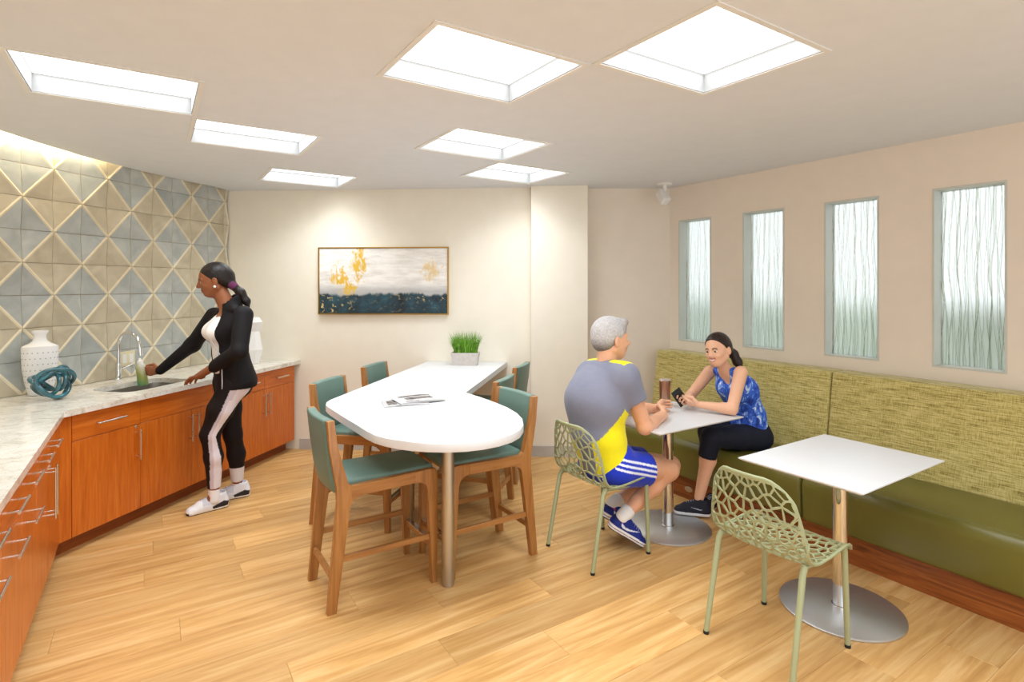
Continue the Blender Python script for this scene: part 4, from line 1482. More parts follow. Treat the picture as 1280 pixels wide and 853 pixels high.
def nets(D, lo, res):
    S = D < 0
    nx, ny, nz_ = D.shape
    cnt = np.zeros((nx - 1, ny - 1, nz_ - 1), np.int8)
    corner = [(i, j, k) for i in (0, 1) for j in (0, 1) for k in (0, 1)]
    for i, j, k in corner:
        cnt += S[i:nx - 1 + i, j:ny - 1 + j, k:nz_ - 1 + k]
    act = np.argwhere((cnt > 0) & (cnt < 8))
    idx = np.full(cnt.shape, -1, np.int32)
    idx[tuple(act.T)] = np.arange(len(act))
    acc = np.zeros((len(act), 3)); num = np.zeros(len(act))
    for a in corner:
        for ax_ in range(3):
            if a[ax_] == 1: continue
            b = list(a); b[ax_] = 1
            pa = act + np.array(a); pb = act + np.array(b)
            da = D[tuple(pa.T)]; db = D[tuple(pb.T)]
            m = (da < 0) != (db < 0)
            t = da[m] / (da[m] - db[m])
            acc[m] += pa[m] + (pb[m] - pa[m]) * t[:, None]
            num[m] += 1
    verts = acc / num[:, None] * res + lo
    faces = []
    for ax_ in range(3):
        sl0 = [slice(None)] * 3; sl1 = [slice(None)] * 3
        sl0[ax_] = slice(0, -1); sl1[ax_] = slice(1, None)
        A, B = S[tuple(sl0)], S[tuple(sl1)]
        e = np.argwhere(A != B)
        o1, o2 = [(1, 2), (2, 0), (0, 1)][ax_]
        ok = (e[:, o1] > 0) & (e[:, o2] > 0) & (e[:, o1] < D.shape[o1] - 1) & (e[:, o2] < D.shape[o2] - 1)
        e = e[ok]
        flip = A[tuple(e.T)]
        def c(d1, d2):
            q = e.copy(); q[:, o1] -= d1; q[:, o2] -= d2
            return idx[tuple(q.T)]
        q = np.stack([c(1, 1), c(0, 1), c(0, 0), c(1, 0)], 1)
        q[~flip] = q[~flip][:, ::-1]
        faces.append(q)
    return verts, np.concatenate(faces)

def solid_obj(name, solid, res, mat, color, parent=None, smooth_it=1):
    v, f = solid.mesh(res)
    me = bpy.data.meshes.new(name)
    me.from_pydata(v.tolist(), [], f.tolist())
    me.polygons.foreach_set('use_smooth', [True] * len(me.polygons))
    col = np.ones((len(v), 4), np.float32)
    if callable(color): col[:, :3] = color(v)
    else: col[:, :3] = np.array(color[:3])
    at_ = me.color_attributes.new('col', 'FLOAT_COLOR', 'POINT')
    at_.data.foreach_set('color', col.ravel())
    me.update()
    return link(name, me, mat, parent)

C3 = lambda *c: np.array(srgb(*c)[:3])
def sel(P, base, *layers):
    """base colour, then (mask, colour) layers in turn"""
    out = np.tile(np.array(base), (len(P), 1))
    for m, c in layers: out[m] = c
    return out

def hand(S, wrist, d, palm, thumb, curl, spread=0.0, size=1.0, thumb_in=0.5, k=0.006):
    """palm and five separate fingers. d: towards the fingers, palm: where the palm faces, thumb: towards the thumb side"""
    d = nz(d); palm = nz(V3(palm) - d * (V3(palm) @ d)); t = nz(V3(thumb) - d * (V3(thumb) @ d) - palm * (V3(thumb) @ palm))
    w = V3(wrist)
    q = size
    S.slab(w + d * .018 * q, w + d * .078 * q, .0135 * q, .0125 * q, t, 2.2, .014, wb=2.9)
    lens = [(.042, .026, .021), (.046, .029, .022), (.042, .027, .021), (.033, .021, .019)]
    for i in range(4):
        base = w + d * (.082 - .004 * abs(i - 1)) * q + t * (.0285 - .019 * i) * q
        fd = nz(d + t * spread * (1.5 - i) * 0.35)
        ang = 0.0
        p = base - d * .012
        pts, rad = [p], [.0095 * q]
        r0 = (.0088, .0091, .0086, .0076)[i] * q
        for j, L in enumerate(lens[i]):
            ang += math.radians(curl[i] if not hasattr(curl[i], '__len__') else curl[i][j])
            dd = fd * math.cos(ang) + palm * math.sin(ang)
            p = p + dd * (L + (.012 if j == 0 else 0)) * q
            pts.append(p); rad.append(r0 * (1 - .08 * j))
        S.chain(pts, rad, .003)
    b = w + d * .022 * q + t * .026 * q + palm * .004
    m1 = b + (d * .55 + t * .62 * (1 - thumb_in * .5) + palm * .55 * thumb_in) * .045 * q
    m2 = m1 + nz(d * .9 + t * .15 * (1 - thumb_in) - t * .3 * thumb_in + palm * .5 * thumb_in) * .034 * q
    m3 = m2 + nz(d * .9 - t * .45 * thumb_in + palm * .35 * thumb_in) * .026 * q
    S.chain([b, m1, m2, m3], [.014 * q, .0125 * q, .0105 * q, .0088 * q], .006)

def head(S, c, f, up, sc=1.0, smile=0.0, nose=1.0, jaw=1.0):
    """c: centre between the ears; f: where the face looks"""
    f = nz(f); up = nz(V3(up) - f * (V3(up) @ f)); l = np.cross(up, f); c = V3(c)
    A = [f, l, up]
    T = lambda x, y, z: c + (f * x + l * y + up * z) * sc
    S.ell(T(-.008, 0, .035), A, np.array([.098, .077, .088]) * sc, .02)            # cranium
    S.ell(T(.030, 0, -.020), A, np.array([.066, .066, .086]) * sc, .03)            # face
    S.ell(T(.052, 0, -.078), A, np.array([.034, .036 * jaw, .028]) * sc, .025)     # chin
    for s in (-1, 1):
        S.cone(T(.0, s * .056, -.045), T(.050, s * .024, -.083), .021 * sc, .015 * sc, .02)   # jaw
        S.ell(T(.066, s * .036, -.022), A, np.array([.022, .022, .018]) * sc, .016)           # cheek
        S.cone(T(.086, s * .012, .026), T(.074, s * .045, .026), .0095 * sc, .008 * sc, .012) # brow
        S.ell(T(.094, s * .031, .006), A, np.array([.012, .015, .010]) * sc, .008, 'sub')     # eye socket
        S.ell(T(-.004, s * .083, -.004), [nz(f * 1 - l * s * .35), nz(l * s + f * .35), up], np.array([.019, .008, .031]) * sc, .005)   # ear
        S.ell(T(.006, s * .092, -.002), A, np.array([.009, .006, .016]) * sc, .004, 'sub')
    S.cone(T(.092, 0, .014), T(.110, 0, -.018), .0085 * sc, .0125 * sc * nose, .010)      # nose
    for s in (-1, 1): S.ell(T(.103, s * .011, -.024), A, np.array([.010, .009, .008]) * sc, .006)
    S.cone(T(.093, -.019, -.046 + .006 * smile), T(.093, .019, -.046 + .006 * smile), .0055 * sc, .0055 * sc, .006)   # upper lip
    S.cone(T(.090, -.016, -.058), T(.090, .016, -.058), .0065 * sc, .0065 * sc, .006)
    S.cone(T(.0985, -.013, -.0525 + .002 * smile), T(.0985, .013, -.0525 + .002 * smile), .003 * sc, .003 * sc, .003, 'sub')
    return T, f, l, up

def face_color(P, T, f, l, up, sc, skin, lip, brow, smile=0.0, eyes=True):
    c = T(0, 0, 0)
    q = (P - c) / sc
    x, y, z = q @ f, q @ l, q @ up
    front = x > .06
    curve = z + .050 - smile * 12.0 * y * y
    lay = [(front & (np.abs(curve) < .0095 + .001 * smile) & (np.abs(y) < .022 + .004 * smile), lip)]
    if smile: lay.append((front & (np.abs(curve + .002) < .0048) & (np.abs(y) < .021), C3(244, 238, 232)))
    lay.append((front & (np.abs(z - .030 + 2.2 * (np.abs(y) - .03) ** 2 * 10) < .0042) & (np.abs(y) > .013) & (np.abs(y) < .047), brow))
    return lay

def eyes(T, f, l, up, sc, parent, iris, sclera=C3(232, 226, 220)):
    for s in (-1, 1):
        S = Solid().ell(T(.079, s * .031, .007), [f, l, up], np.array([.0135, .0140, .0080]) * sc, .002)
        cc = T(.094, s * .031, .007)
        solid_obj('eye', S, .0018, M['eye'], lambda P, cc=cc: sel(P, sclera, (np.linalg.norm(P - cc, axis=1) < .0085 * sc, iris), (np.linalg.norm(P - cc, axis=1) < .0045 * sc, C3(14, 10, 8))), parent)

M['skin'] = attr_mat('skin', 0.48, 0.05, 40, 0.05, 0.12)
M['eye'] = attr_mat('eye_ball', 0.15, 0.0)
M['hair'] = attr_mat('hair', 0.42, 0.25, 60, 0.35)
M['cloth'] = attr_mat('jersey_cloth', 0.8, 0.05, 22, 0.25, 0.0, 0.15)
M['dark_cloth'] = attr_mat('dark_jersey', 0.7, 0.05, 22, 0.2, spec=0.25)
M['lace'] = plain('shoe_lace', srgb(176, 178, 190), 0.8)
M['shoe'] = attr_mat('shoe_knit', 0.65, 0.06, 80, 0.15)

def shoe_solid(L, wid, hi=0.0):
    S = Solid()
    u = L / 0.28
    S.slab((.045 * u, 0, .040), (.215 * u, .004, .030), .036, .026, (0, 1, 0), 1.05 * wid, .03, wb=1.55 * wid)
    S.slab((.035 * u, 0, .018), (.235 * u, .004, .018), .030, .034, (0, 1, 0), 1.15 * wid, .012, wb=1.25 * wid)
    S.cone((.045 * u, 0, .055), (.058 * u, 0, .092 + hi), .040, .040, .02)
    S.cone((.09 * u, 0, .074), (.18 * u, .003, .052), .036, .030, .03)
    S.cone((.095 * u, 0, .085), (.088 * u, 0, .105 + hi), .020, .016, .012)
    S.cone((.060 * u, 0, .112 + hi), (.064 * u, 0, .17), .031, .034, .004, 'sub')
    S.cut((0, 0, 0.0), (0, 0, -1))
    S.cut((-.002, 0, .0), (-1, 0, -.25)).cut((L, 0, 0.02), (1, 0, -.1))
    return S

def shoe(parent, heel, toe, up, col, L=0.285, wid=1.0, name='shoe', hi=0.0):
    """heel and toe are points of the sole"""
    h, t = V3(heel), V3(toe)
    x = nz(t - h); z = nz(V3(up) - x * (V3(up) @ x)); y = np.cross(z, x)
    o = solid_obj(name, shoe_solid(L, wid, hi), .0034, M['shoe'], col, parent)
    Mx = Matrix(((x[0], y[0], z[0], h[0]), (x[1], y[1], z[1], h[1]), (x[2], y[2], z[2], h[2]), (0, 0, 0, 1)))
    o.matrix_local = Mx
    bm = bmesh.new()
    u = L / 0.28
    for xx in (.108, .126, .144, .162, .178):
        z_ = float(np.interp(xx, [.09, .18], [.1105, .0825]))
        add_tube(bm, [(xx * u - .006, -.024, z_ - .013), (xx * u, -.010, z_ - .001), (xx * u + .002, .010, z_ - .001), (xx * u - .004, .024, z_ - .013)], .0032, 6)
    link('laces', finish(bm, True, 60), M['lace'], o)
    return o

def in_poly(x, y, poly):
    r = np.zeros(len(x), bool)
    n = len(poly)
    for i in range(n):
        (x0, y0), (x1, y1) = poly[i], poly[(i + 1) % n]
        c = ((y0 > y) != (y1 > y)) & (x < (x1 - x0) * (y - y0) / ((y1 - y0) if y1 != y0 else 1e-9) + x0)
        r ^= c
    return r

# ============ the standing woman at the sink
def standing_woman():
    f = nz((-.76, -.65, 0)); l = np.array([-f[1], f[0], 0]); up = np.array([0, 0, 1.0])     # l: her left, towards the camera
    J = lambda u, v, Y: V3(at(u, v, Y))
    pel = J(288, 474, 4.02); waist = J(285, 444, 4.01); chest = J(281, 412, 4.0); neck = J(287, 381, 4.0)
    hd = J(268.5, 351, 3.985)
    ls, rs = J(304, 394, 3.86), J(268, 395, 4.10)
    le, re_ = J(299, 439, 3.77), J(241, 431, 4.18)
    lw, rw = J(249, 470, 3.90), J(200, 463.5, 4.21)
    lh, rh = pel + l * .085 - up * .03 + f*.0, pel - l * .085 - up * .03
    lk, rk = J(262.5, 543, 3.90), J(291, 543, 4.10)
    la, ra = J(268, 618, 3.93), J(297, 609, 4.17)
    dark = C3(146, 88, 54); lip = C3(150, 80, 66)
    body = Solid()
    body.slab(pel, waist, .092, .080, l, 1.62, .03, wb=1.45).slab(waist, chest, .080, .098, l, 1.45, .03, wb=1.45)
    body.slab(chest, neck - up * .045, .096, .05, l, 1.45, .04, wb=2.4)
    body.cone(neck - up * .05, hd - f * .022 - up * .05, .056, .053, .025)
    for s_, e_, w_ in ((ls, le, lw), (rs, re_, rw)):
        body.chain([s_, e_, w_], [.045, .037, .024], .02)
    for h_, k_, a_ in ((lh, lk, la), (rh, rk, ra)):
        body.chain([h_, k_, k_ * .6 + a_ * .4 - f * .012, a_], [.074, .044, .042, .033], .03)
    for a_, fd in ((la, nz((-.77, -.62, 0))), (ra, nz((-.98, -.1, 0)))):
        body.cone(a_, a_ + fd * .04 - up * .05, .033, .022, .02)
    T, hf, hl, hu = head(body, hd, nz((-.90, -.40, -.22)), up + f * .25, 1.02)
    # near hand rests on the counter edge, far hand holds the bottle
    hand(body, lw, nz(J(224, 477.5, 4.06) - lw), nz((0, 0, -1)), f * .2 + np.array([.1, 1, 0]), [12, 10, 12, 16], .3, .98, .1)
    bot = J(177, 466, 4.215)
    hand(body, rw, nz(bot + np.array([.0, -.045, .01]) - rw), nz(np.array([0, 1, 0]) + .1 * up), up * 1.0, [22, 24, 26, 28], 0, .95, .5)
    o = solid_obj('person', body, .0045, M['skin'], lambda P: sel(P, dark, *face_color(P, T, hf, hl, hu, 1.02, dark, lip, C3(30, 18, 14))))
    tag(o, 'standing woman in black jacket and striped leggings, leaning on the counter at the sink', 'person')
    eyes(T, hf, hl, hu, 1.02, o, C3(50, 28, 16), C3(176, 150, 132))
    # hair pulled back into a low ponytail
    hair = Solid()
    hair.ell(T(-.016, 0, .040), [hf, hl, hu], [.104, .085, .092], .02)
    hair.ell(T(-.06, 0, .0), [hf, hl, hu], [.062, .07, .075], .03)
    hair.cut(T(.050, 0, .052), nz(hf * 1.0 - hu * .95)).cut(T(.0, 0, -.052), nz(hf * .45 - hu))
    tie = J(291, 357, 4.0)
    hair.chain([T(-.085, 0, .01), tie, J(301, 366, 4.02), J(308, 377, 4.03), J(311, 384, 4.03)], [.05, .026, .030, .026, .008], .02)
    ho = solid_obj('hair', hair, .0045, M['hair'], C3(26, 17, 15), o)
    tdir = nz(J(301, 366, 4.02) - tie)
    solid_obj('hair_tie', Solid().cone(tie - tdir * .009, tie + tdir * .009, .031, .031, .004), .003, M['cloth'], C3(98, 34, 78), o)
    solid_obj('earring', Solid().ell(T(.004, .089, -.036), [hf, hl, hu], [.009, .005, .010], .002), .002, M['cloth'], C3(238, 232, 222), o)
    # white top
    top = Solid()
    top.slab(pel + up * .02, waist, .097, .089, l, 1.6, .03, wb=1.45).slab(waist, chest, .089, .106, l, 1.45, .03, wb=1.42)
    top.slab(chest, neck - up * .055, .104, .045, l, 1.42, .04, wb=2.2)
    for s_ in (-1, 1): top.ell(chest + f * .075 + l * s_ * .062 - up * .015, [f, l, up], [.062, .060, .062], .03)
    top.ell(neck + f * .085 + up * .0, [f, l, up], [.09, .062, .085], .01, 'sub')
    top.cut(neck - up * .012, up)
    solid_obj('top', top, .006, M['cloth'], C3(240, 236, 234), o)
    # black zip jacket, worn open
    jk = Solid()
    hem = pel - up * .015
    jk.slab(hem - f * .035, waist - f * .015, .140, .112, l, 1.45, .04, wb=1.46).slab(waist - f * .012, chest - f * .01, .108, .118, l, 1.46, .04, wb=1.42)
    jk.slab(chest - f * .01, neck - up * .035, .116, .060, l, 1.42, .04, wb=2.5)
    jk.cone(neck - up * .045 - f * .008, neck + up * .036 - f * .018, .078, .070, .02)
    for s_ in (-1, 1): jk.ell(chest + f * .068 + l * s_ * .075 - up * .02, [f, l, up], [.066, .058, .07], .03)
    jk.chain([ls, le, lw - nz(lw - le) * .004], [.066, .055, .036], .02)
    jk.chain([rs, re_, rw - nz(rw - re_) * .004], [.062, .052, .034], .035)
    jk.cut(hem - up * .035, -up)
    # the open front: a wedge narrowing towards the neck
    jk.slab(hem + f * .17 - up * .1, neck + f * .13 - up * .02, .10, .078, l, 1.18, .006, 'sub', wb=1.35)
    jk.cone(neck + up * .11 - f * .006, neck - up * .0, .064, .060, .005, 'sub')
    jo = solid_obj('jacket', jk, .0055, M['dark_cloth'], C3(20, 16, 19), o)
    zs = [chest + f * .118 + l * .125 - up * .06, waist + f * .070 + l * .125, hem + f * .085 + l * .135 - up * .03]
    tube('zipper', [Vector(p) for p in zs], .0038, plain('zip_tape', srgb(205, 200, 205), 0.5), jo, 8)
    # leggings
    lg = Solid()
    lg.slab(pel - up * .02, pel + up * .08, .104, .096, l, 1.62, .04)
    for h_, k_, a_ in ((lh, lk, la), (rh, rk, ra)):
        c_ = k_ * .62 + a_ * .38 - f * .012
        lg.chain([h_, h_ * .5 + k_ * .5 + f * .008, k_, c_, a_ * .97 + k_ * .03], [.094, .084, .061, .059, .039], .03)
    lg.slab(lh - f * .045, rh - f * .045, .085, .085, up, 1.1, .04)
    lend = la * .86 + lk * .14; rend = ra * .84 + rk * .16
    # each leg ends above its own sock
    for a_, k_, e_ in ((la, lk, lend), (ra, rk, rend)):
        d_ = nz(a_ - k_)
        lg.cone(e_ + d_ * .06, e_ + d_ * .2, .062, .062, .003, 'sub')
    def leg_col(P):
        z = P[:, 2]
        zz = [la[2], lk[2], lh[2]]
        axp = np.stack([np.interp(z, zz, [la[i], lk[i], lh[i]]) for i in range(3)], 1)
        q = (P - axp) @ f; out = (P - axp) @ l
        near = ((P - (pel * .5 + (lk + rk) * .25)) @ l) > -.01
        def px(y): return EYE - (y - HORIZ) / FPX * 3.9
        zs_ = [px(605), px(570), px(545), px(520), px(500), px(476)]
        q0 = np.interp(z, zs_, [-.060, -.045, -.022, -.045, -.085, -.13])
        q1 = np.interp(z, zs_, [.030, .022, .026, .028, .03, .035])
        w = near & (out > .012) & (q > q0) & (q < q1) & (z < px(487))
        w2 = w & (q > q1 - .022 - .02 * (z > px(500)))
        small = (~near) & (z < .235) & (q < -.018)
        return sel(P, C3(24, 17, 19), (w, C3(232, 224, 232)), (w2, C3(206, 196, 206)), (small, C3(226, 222, 228)))
    solid_obj('leggings', lg, .0052, M['dark_cloth'], leg_col, o)
    white = C3(238, 236, 238)
    for a_, k_ in ((la, lk), (ra, rk)):
        d = nz(k_ - a_)
        solid_obj('sock', Solid().cone(a_ - up * .035, a_ + d * .024, .041, .0375, .01), .004, M['cloth'], white, o)
    def sc_(P):
        x, z = P[:, 0], P[:, 2]
        return sel(P, C3(226, 226, 232), (z < .030, C3(244, 243, 242)), (z < .006, C3(40, 38, 40)), ((x > .265) & (z < .02), C3(34, 32, 34)),
                   (in_poly(x, z, [(.015, .020), (.01, .046), (.045, .060), (.12, .034), (.115, .016)]), C3(38, 38, 46)),
                   ((x > .12) & (x < .2) & (z > .052), C3(206, 206, 214)), ((x > .18) & (z > .030), C3(236, 236, 238)))
    hl_, tl_ = V3(on_z(287, 632, 0.0)), V3(on_z(232, 645, 0.0))
    shoe(o, hl_, tl_, up, sc_, .292, 1.0)
    hr_, tr_ = V3(on_z(314, 619, 0.0)), V3(on_z(270, 626, 0.0))
    shoe(o, hr_, tr_, up, sc_, .292, 1.0)
    # the bottle in her hand, tilted over the sink
    b0, b1 = J(179, 482, 4.195), J(174.5, 448, 4.195)
    d = Vector(nz(b1 - b0))
    m, nt, bs = new_mat('bottle_plastic')
    bs.inputs['Roughness'].default_value = 0.25
    tc = N(nt, 'ShaderNodeTexCoord'); sx_ = N(nt, 'ShaderNodeSeparateXYZ'); nt.links.new(tc.outputs['Object'], sx_.inputs[0])
    rp = ramp(nt, [(0.0, srgb(70, 150, 130)), (0.25, srgb(120, 165, 90)), (0.5, srgb(170, 172, 84)), (0.75, srgb(214, 210, 170)), (1.0, srgb(240, 240, 236))])
    mr = N(nt, 'ShaderNodeMapRange'); mr.inputs[1].default_value = -.03; mr.inputs[2].default_value = .235
    ma = N(nt, 'ShaderNodeMath', operation='MULTIPLY_ADD'); ma.inputs[1].default_value = 1.2; nt.links.new(sx_.outputs['X'], ma.inputs[0]); nt.links.new(sx_.outputs['Z'], ma.inputs[2])
    nt.links.new(ma.outputs[0], mr.inputs[0]); nt.links.new(mr.outputs[0], rp.inputs[0]); nt.links.new(rp.outputs[0], bs.inputs['Base Color'])
    bs.inputs['Transmission Weight'].default_value = 0.25
    br = empty('sports_bottle', b0)
    br.rotation_mode = 'QUATERNION'; br.scale = (.94, .94, .88); br.rotation_quaternion = Vector((0, 0, 1)).rotation_difference(d)
    tag(br, 'small green and clear drink bottle held over the sink', 'bottle')
    lathe('body', [(0.033, 0), (0.037, .004), (0.038, .06), (0.034, .10), (0.037, .15), (0.034, .175), (0.020, .192)], m, br, 24)
    lathe('cap', [(0.021, .190), (0.021, .212), (0.012, .216), (0.010, .232), (0.006, .234)], M['white_plastic'], br, 20)
    return o
standing_woman()

# ============ the man on the lattice chair
def seated_man():
    f = nz((CG, SG, 0)); l = np.array([-f[1], f[0], 0]); up = np.array([0, 0, 1.0])       # his right side faces the camera
    r = -l
    J = lambda u, v, Y: V3(at(u, v, Y))
    pel = J(758, 577, 3.335); mid_ = J(748, 542, 3.345); chest = J(746, 502, 3.355); neck = J(758, 455, 3.37)
    hd = J(763.5, 425, 3.40)
    rs, ls = J(783, 471, 3.245), J(741, 468, 3.50)
    re_ = J(806, 534, 3.28); rw = J(829, 519, 3.52)
    le = J(781, 508, 3.66)
    lw = J(823, 512, 3.66)
    rh, lh = pel + r * .09 + f * .02 - up * .02, pel + l * .09 + f * .02 - up * .02
    rk = J(836, 588, 3.46); lk = J(838, 582, 3.68)
    def foot(toe, heel):
        toe = V3(toe); x_ = nz(toe - V3(heel)); heel = toe - x_ * .295
        z_ = nz(up - .2 * f - x_ * ((up - .2 * f) @ x_))
        return toe, heel, heel + x_ * .064 + z_ * .115
    toe, heel, ra = foot(on_z(806, 685, 0.0), J(747, 651, 3.29))
    toe2, heel2, la = foot(on_z(792, 665, 0.0), J(741, 640, 3.46))
    skin = C3(228, 172, 138); lip = C3(196, 116, 98)
    body = Solid()
    body.slab(pel, mid_, .110, .108, l, 1.45, .03).slab(mid_, chest, .108, .115, l, 1.45, .03)
    body.slab(chest, neck - up * .05, .110, .055, l, 1.5, .04, wb=2.5)
    body.cone(neck - up * .05, hd - f * .03 - up * .06, .060, .058, .025)
    for s_, e_, w_ in ((rs, re_, rw), (ls, le, lw)):
        body.chain([s_, e_, e_ * .72 + w_ * .28, w_], [.055, .044, .044, .029], .02)
    for h_, k_, a_ in ((rh, rk, ra), (lh, lk, la)):
        sh = nz(a_ - k_)
        calf = k_ + (a_ - k_) * .33 - f * .018
        body.chain([h_, h_ * .45 + k_ * .55, k_], [.092, .077, .060], .03)
        body.chain([k_, calf, k_ * .3 + a_ * .7, a_], [.056, .058, .042, .036], .03)
    sc = 1.08
    hf = nz((.95, .31, -.04))
    T, hf, hl, hu = head(body, hd, hf, up + f * .05, sc, .3, 1.15, 1.12)
    cup = V3(on_z(831, 507, 0.732)); cup[2] = .732
    hand(body, rw, nz(cup + np.array([.03, -.035, .06]) - rw), nz(l + .1 * f), up + .2 * f, [40, 44, 46, 48], 0, 1.06, .8)
    hand(body, lw, nz(cup + np.array([-.02, .05, .045]) - lw), nz(r), up, [30, 34, 36, 38], 0, 1.04, .7)
    o = solid_obj('person', body, .0048, M['skin'], lambda P: sel(P, skin, *face_color(P, T, hf, hl, hu, sc, skin, lip, C3(120, 104, 92), .3)))
    tag(o, 'grey haired man in grey and yellow shirt and blue shorts, seated on the lattice chair', 'person')
    eyes(T, hf, hl, hu, sc, o, C3(70, 80, 90))
    hair = Solid()
    hair.ell(T(-.012, 0, .046), [hf, hl, hu], np.array([.106, .085, .090]) * sc, .02)
    hair.ell(T(-.048, 0, .0), [hf, hl, hu], np.array([.066, .077, .074]) * sc, .03)
    hair.cone(T(.066, -.035, .104), T(.066, .035, .104), .022 * sc, .022 * sc, .02)
    hair.cut(T(.076, 0, .070), nz(hf * 1.0 - hu * .55)).cut(T(-.05, 0, -.070), nz(hf * .35 - hu))
    for s in (-1, 1): hair.ell(T(.008, s * .090, -.012), [hf, hl, hu], np.array([.032, .024, .040]) * sc, .004, 'sub')
    for s in (-1, 1): hair.ell(T(.06, s * .088, .0), [hf, hl, hu], np.array([.034, .04, .05]) * sc, .008, 'sub')
    def hc(P):
        z = (P - T(0, 0, 0)) @ hu
        w = np.clip((z + .06) / .07, 0, 1)[:, None]
        base = C3(112, 104, 100) * (1 - w) + C3(190, 186, 186) * w
        fr = np.clip(((P - T(0, 0, 0)) @ hf - .03) / .05, 0, 1)[:, None]
        return base * (1 - fr * .5) + C3(116, 98, 86) * fr * .5
    solid_obj('hair', hair, .0045, attr_mat('grey_hair', .55, .45, 95, .6), hc, o)
    # shirt
    sh = Solid()
    sh.slab(pel - f * .005, mid_ - f * .012, .136, .128, l, 1.42, .05).slab(mid_ - f * .012, chest - f * .005, .128, .134, l, 1.42, .05)
    sh.slab(chest - f * .005, neck - up * .035, .130, .062, l, 1.46, .08, wb=2.0)
    sh.slab(ls - f * .03 - up * .01, rs - f * .03 - up * .01, .075, .075, up, 1.1, .08)
    sh.ell(chest - f * .035 + up * .0, [f, l, up], [.105, .175, .16], .08)
    sh.chain([rs, rs * .42 + re_ * .58], [.076, .070], .05).chain([ls, ls * .42 + le * .58], [.076, .070], .05)
    rd, ld = nz(re_ - rs), nz(le - ls)
    sh.cone(rs * .40 + re_ * .60, rs * .2 + re_ * .8, .080, .10, .004, 'sub').cone(ls * .40 + le * .60, ls * .2 + le * .8, .080, .10, .004, 'sub')
    sh.cone(neck + up * .07 + f * .02, neck + up * .018 + f * .012, .070, .064, .006, 'sub')
    sh.cut(pel - up * .055, -up)
    grey, yel = C3(126, 128, 146), C3(238, 226, 12)
    def shc(P):
        q = P - pel
        x, y, z = q @ f, q @ r, q @ up
        arm_r = np.minimum(np.linalg.norm(P - rs, axis=1), np.linalg.norm(P - (rs + rd * .12), axis=1)) < .115
        lim = np.interp(z, [-.08, .10, .30, .40], [-.30, -.20, -.06, .04])
        side = (np.abs(y) > .06) & (x > lim) & (z < .43) & ~((z > .28) & arm_r)
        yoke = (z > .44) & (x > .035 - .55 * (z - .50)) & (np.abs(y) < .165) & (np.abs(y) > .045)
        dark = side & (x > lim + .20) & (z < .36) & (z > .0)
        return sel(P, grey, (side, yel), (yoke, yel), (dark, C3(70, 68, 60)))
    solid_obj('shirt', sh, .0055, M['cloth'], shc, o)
    # shorts
    so = Solid()
    so.slab(pel - up * .015, pel + up * .06, .128, .120, l, 1.45, .04)
    for h_, k_ in ((rh, rk), (lh, lk)):
        so.cone(h_ - f * .01, h_ * .36 + k_ * .64, .108, .100, .05)
    for h_, k_ in ((rh, rk), (lh, lk)):
        so.cone(h_ * .335 + k_ * .665, h_ * .1 + k_ * .9, .115, .125, .004, 'sub')
    blue = C3(18, 50, 190)
    tx = nz(rk - rh); tn = nz(np.cross(tx, np.cross(up, tx)))
    def soc(P):
        q = P - rh
        x = q @ tx; y = q @ r; z = q @ up
        tilt = z + .30 * x
        st = np.zeros(len(P), bool)
        for c in (-.012, .016, .044): st |= np.abs(tilt - c - .018) < .0065
        st &= (np.abs((P - pel) @ r) > .085) & (x > -.10) & (x < .245)
        edge = (x > .235) & (x < .247) & (np.abs((P - pel) @ r) > .095) & (tilt > -.01) & (tilt < .08)
        return sel(P, blue, (st | edge, C3(228, 232, 246)))
    solid_obj('shorts', so, .0048, M['cloth'], soc, o)
    # socks and running shoes, heels lifted
    for a_, k_ in ((ra, rk), (la, lk)):
        d = nz(k_ - a_)
        solid_obj('sock', Solid().cone(a_ - d * .025, a_ + d * .022, .040, .043, .01), .004, M['cloth'], C3(236, 234, 232), o)
    swoosh = [(.052, .070), (.060, .052), (.078, .043), (.10, .043), (.135, .052), (.20, .072), (.12, .058), (.088, .056), (.072, .062)]
    def smc(P):
        x, y, z = P[:, 0], P[:, 1], P[:, 2]
        return sel(P, C3(22, 42, 132), (z < .034 - .05 * np.clip(x - .18, 0, 1), C3(240, 240, 244)), (z < .006, C3(40, 44, 70)),
                   ((z > .016) & (z < .020), C3(60, 76, 140)), (in_poly(x, z, swoosh) & (np.abs(y) > .016), C3(226, 232, 244)),
                   ((x < .03) & (z > .06) & (z < .10), C3(24, 34, 100)), (in_poly(x, z, [(.035, .085), (.055, .068), (.06, .074), (.04, .095)]) & (np.abs(y) > .012), C3(214, 60, 84)))
    shoe(o, heel, toe, up - .2 * f, smc, .295, 1.02)
    shoe(o, heel2, toe2, up - .2 * f, smc, .295, 1.02)
    # watch on the left wrist
    wd = nz(lw - le)
    w_ = tube('watch_band', [Vector(lw - wd * .02 + (l * math.cos(a) + np.cross(wd, l) * math.sin(a)) * .034) for a in [i * math.pi / 10 for i in range(20)]], .006, plain('watch_strap', srgb(236, 232, 222), .5), o, 8, True)
    # the tumbler in his hands
    t = tag(empty('tumbler', (cup[0], cup[1], .732)), 'copper coloured steel tumbler held by the man on the far table', 'cup')
    cm = metal('copper_steel', srgb(186, 146, 122), 0.3)
    lathe('body', [(0.034, 0), (0.036, .003), (0.041, .165), (0.042, .176), (0.040, .178)], cm, t, 32)
    lathe('lid', [(0.0405, .176), (0.041, .183), (0.036, .187), (0.01, .184)], plain('lid_plastic', srgb(176, 160, 150), .3), t, 32)
    return o
seated_man()

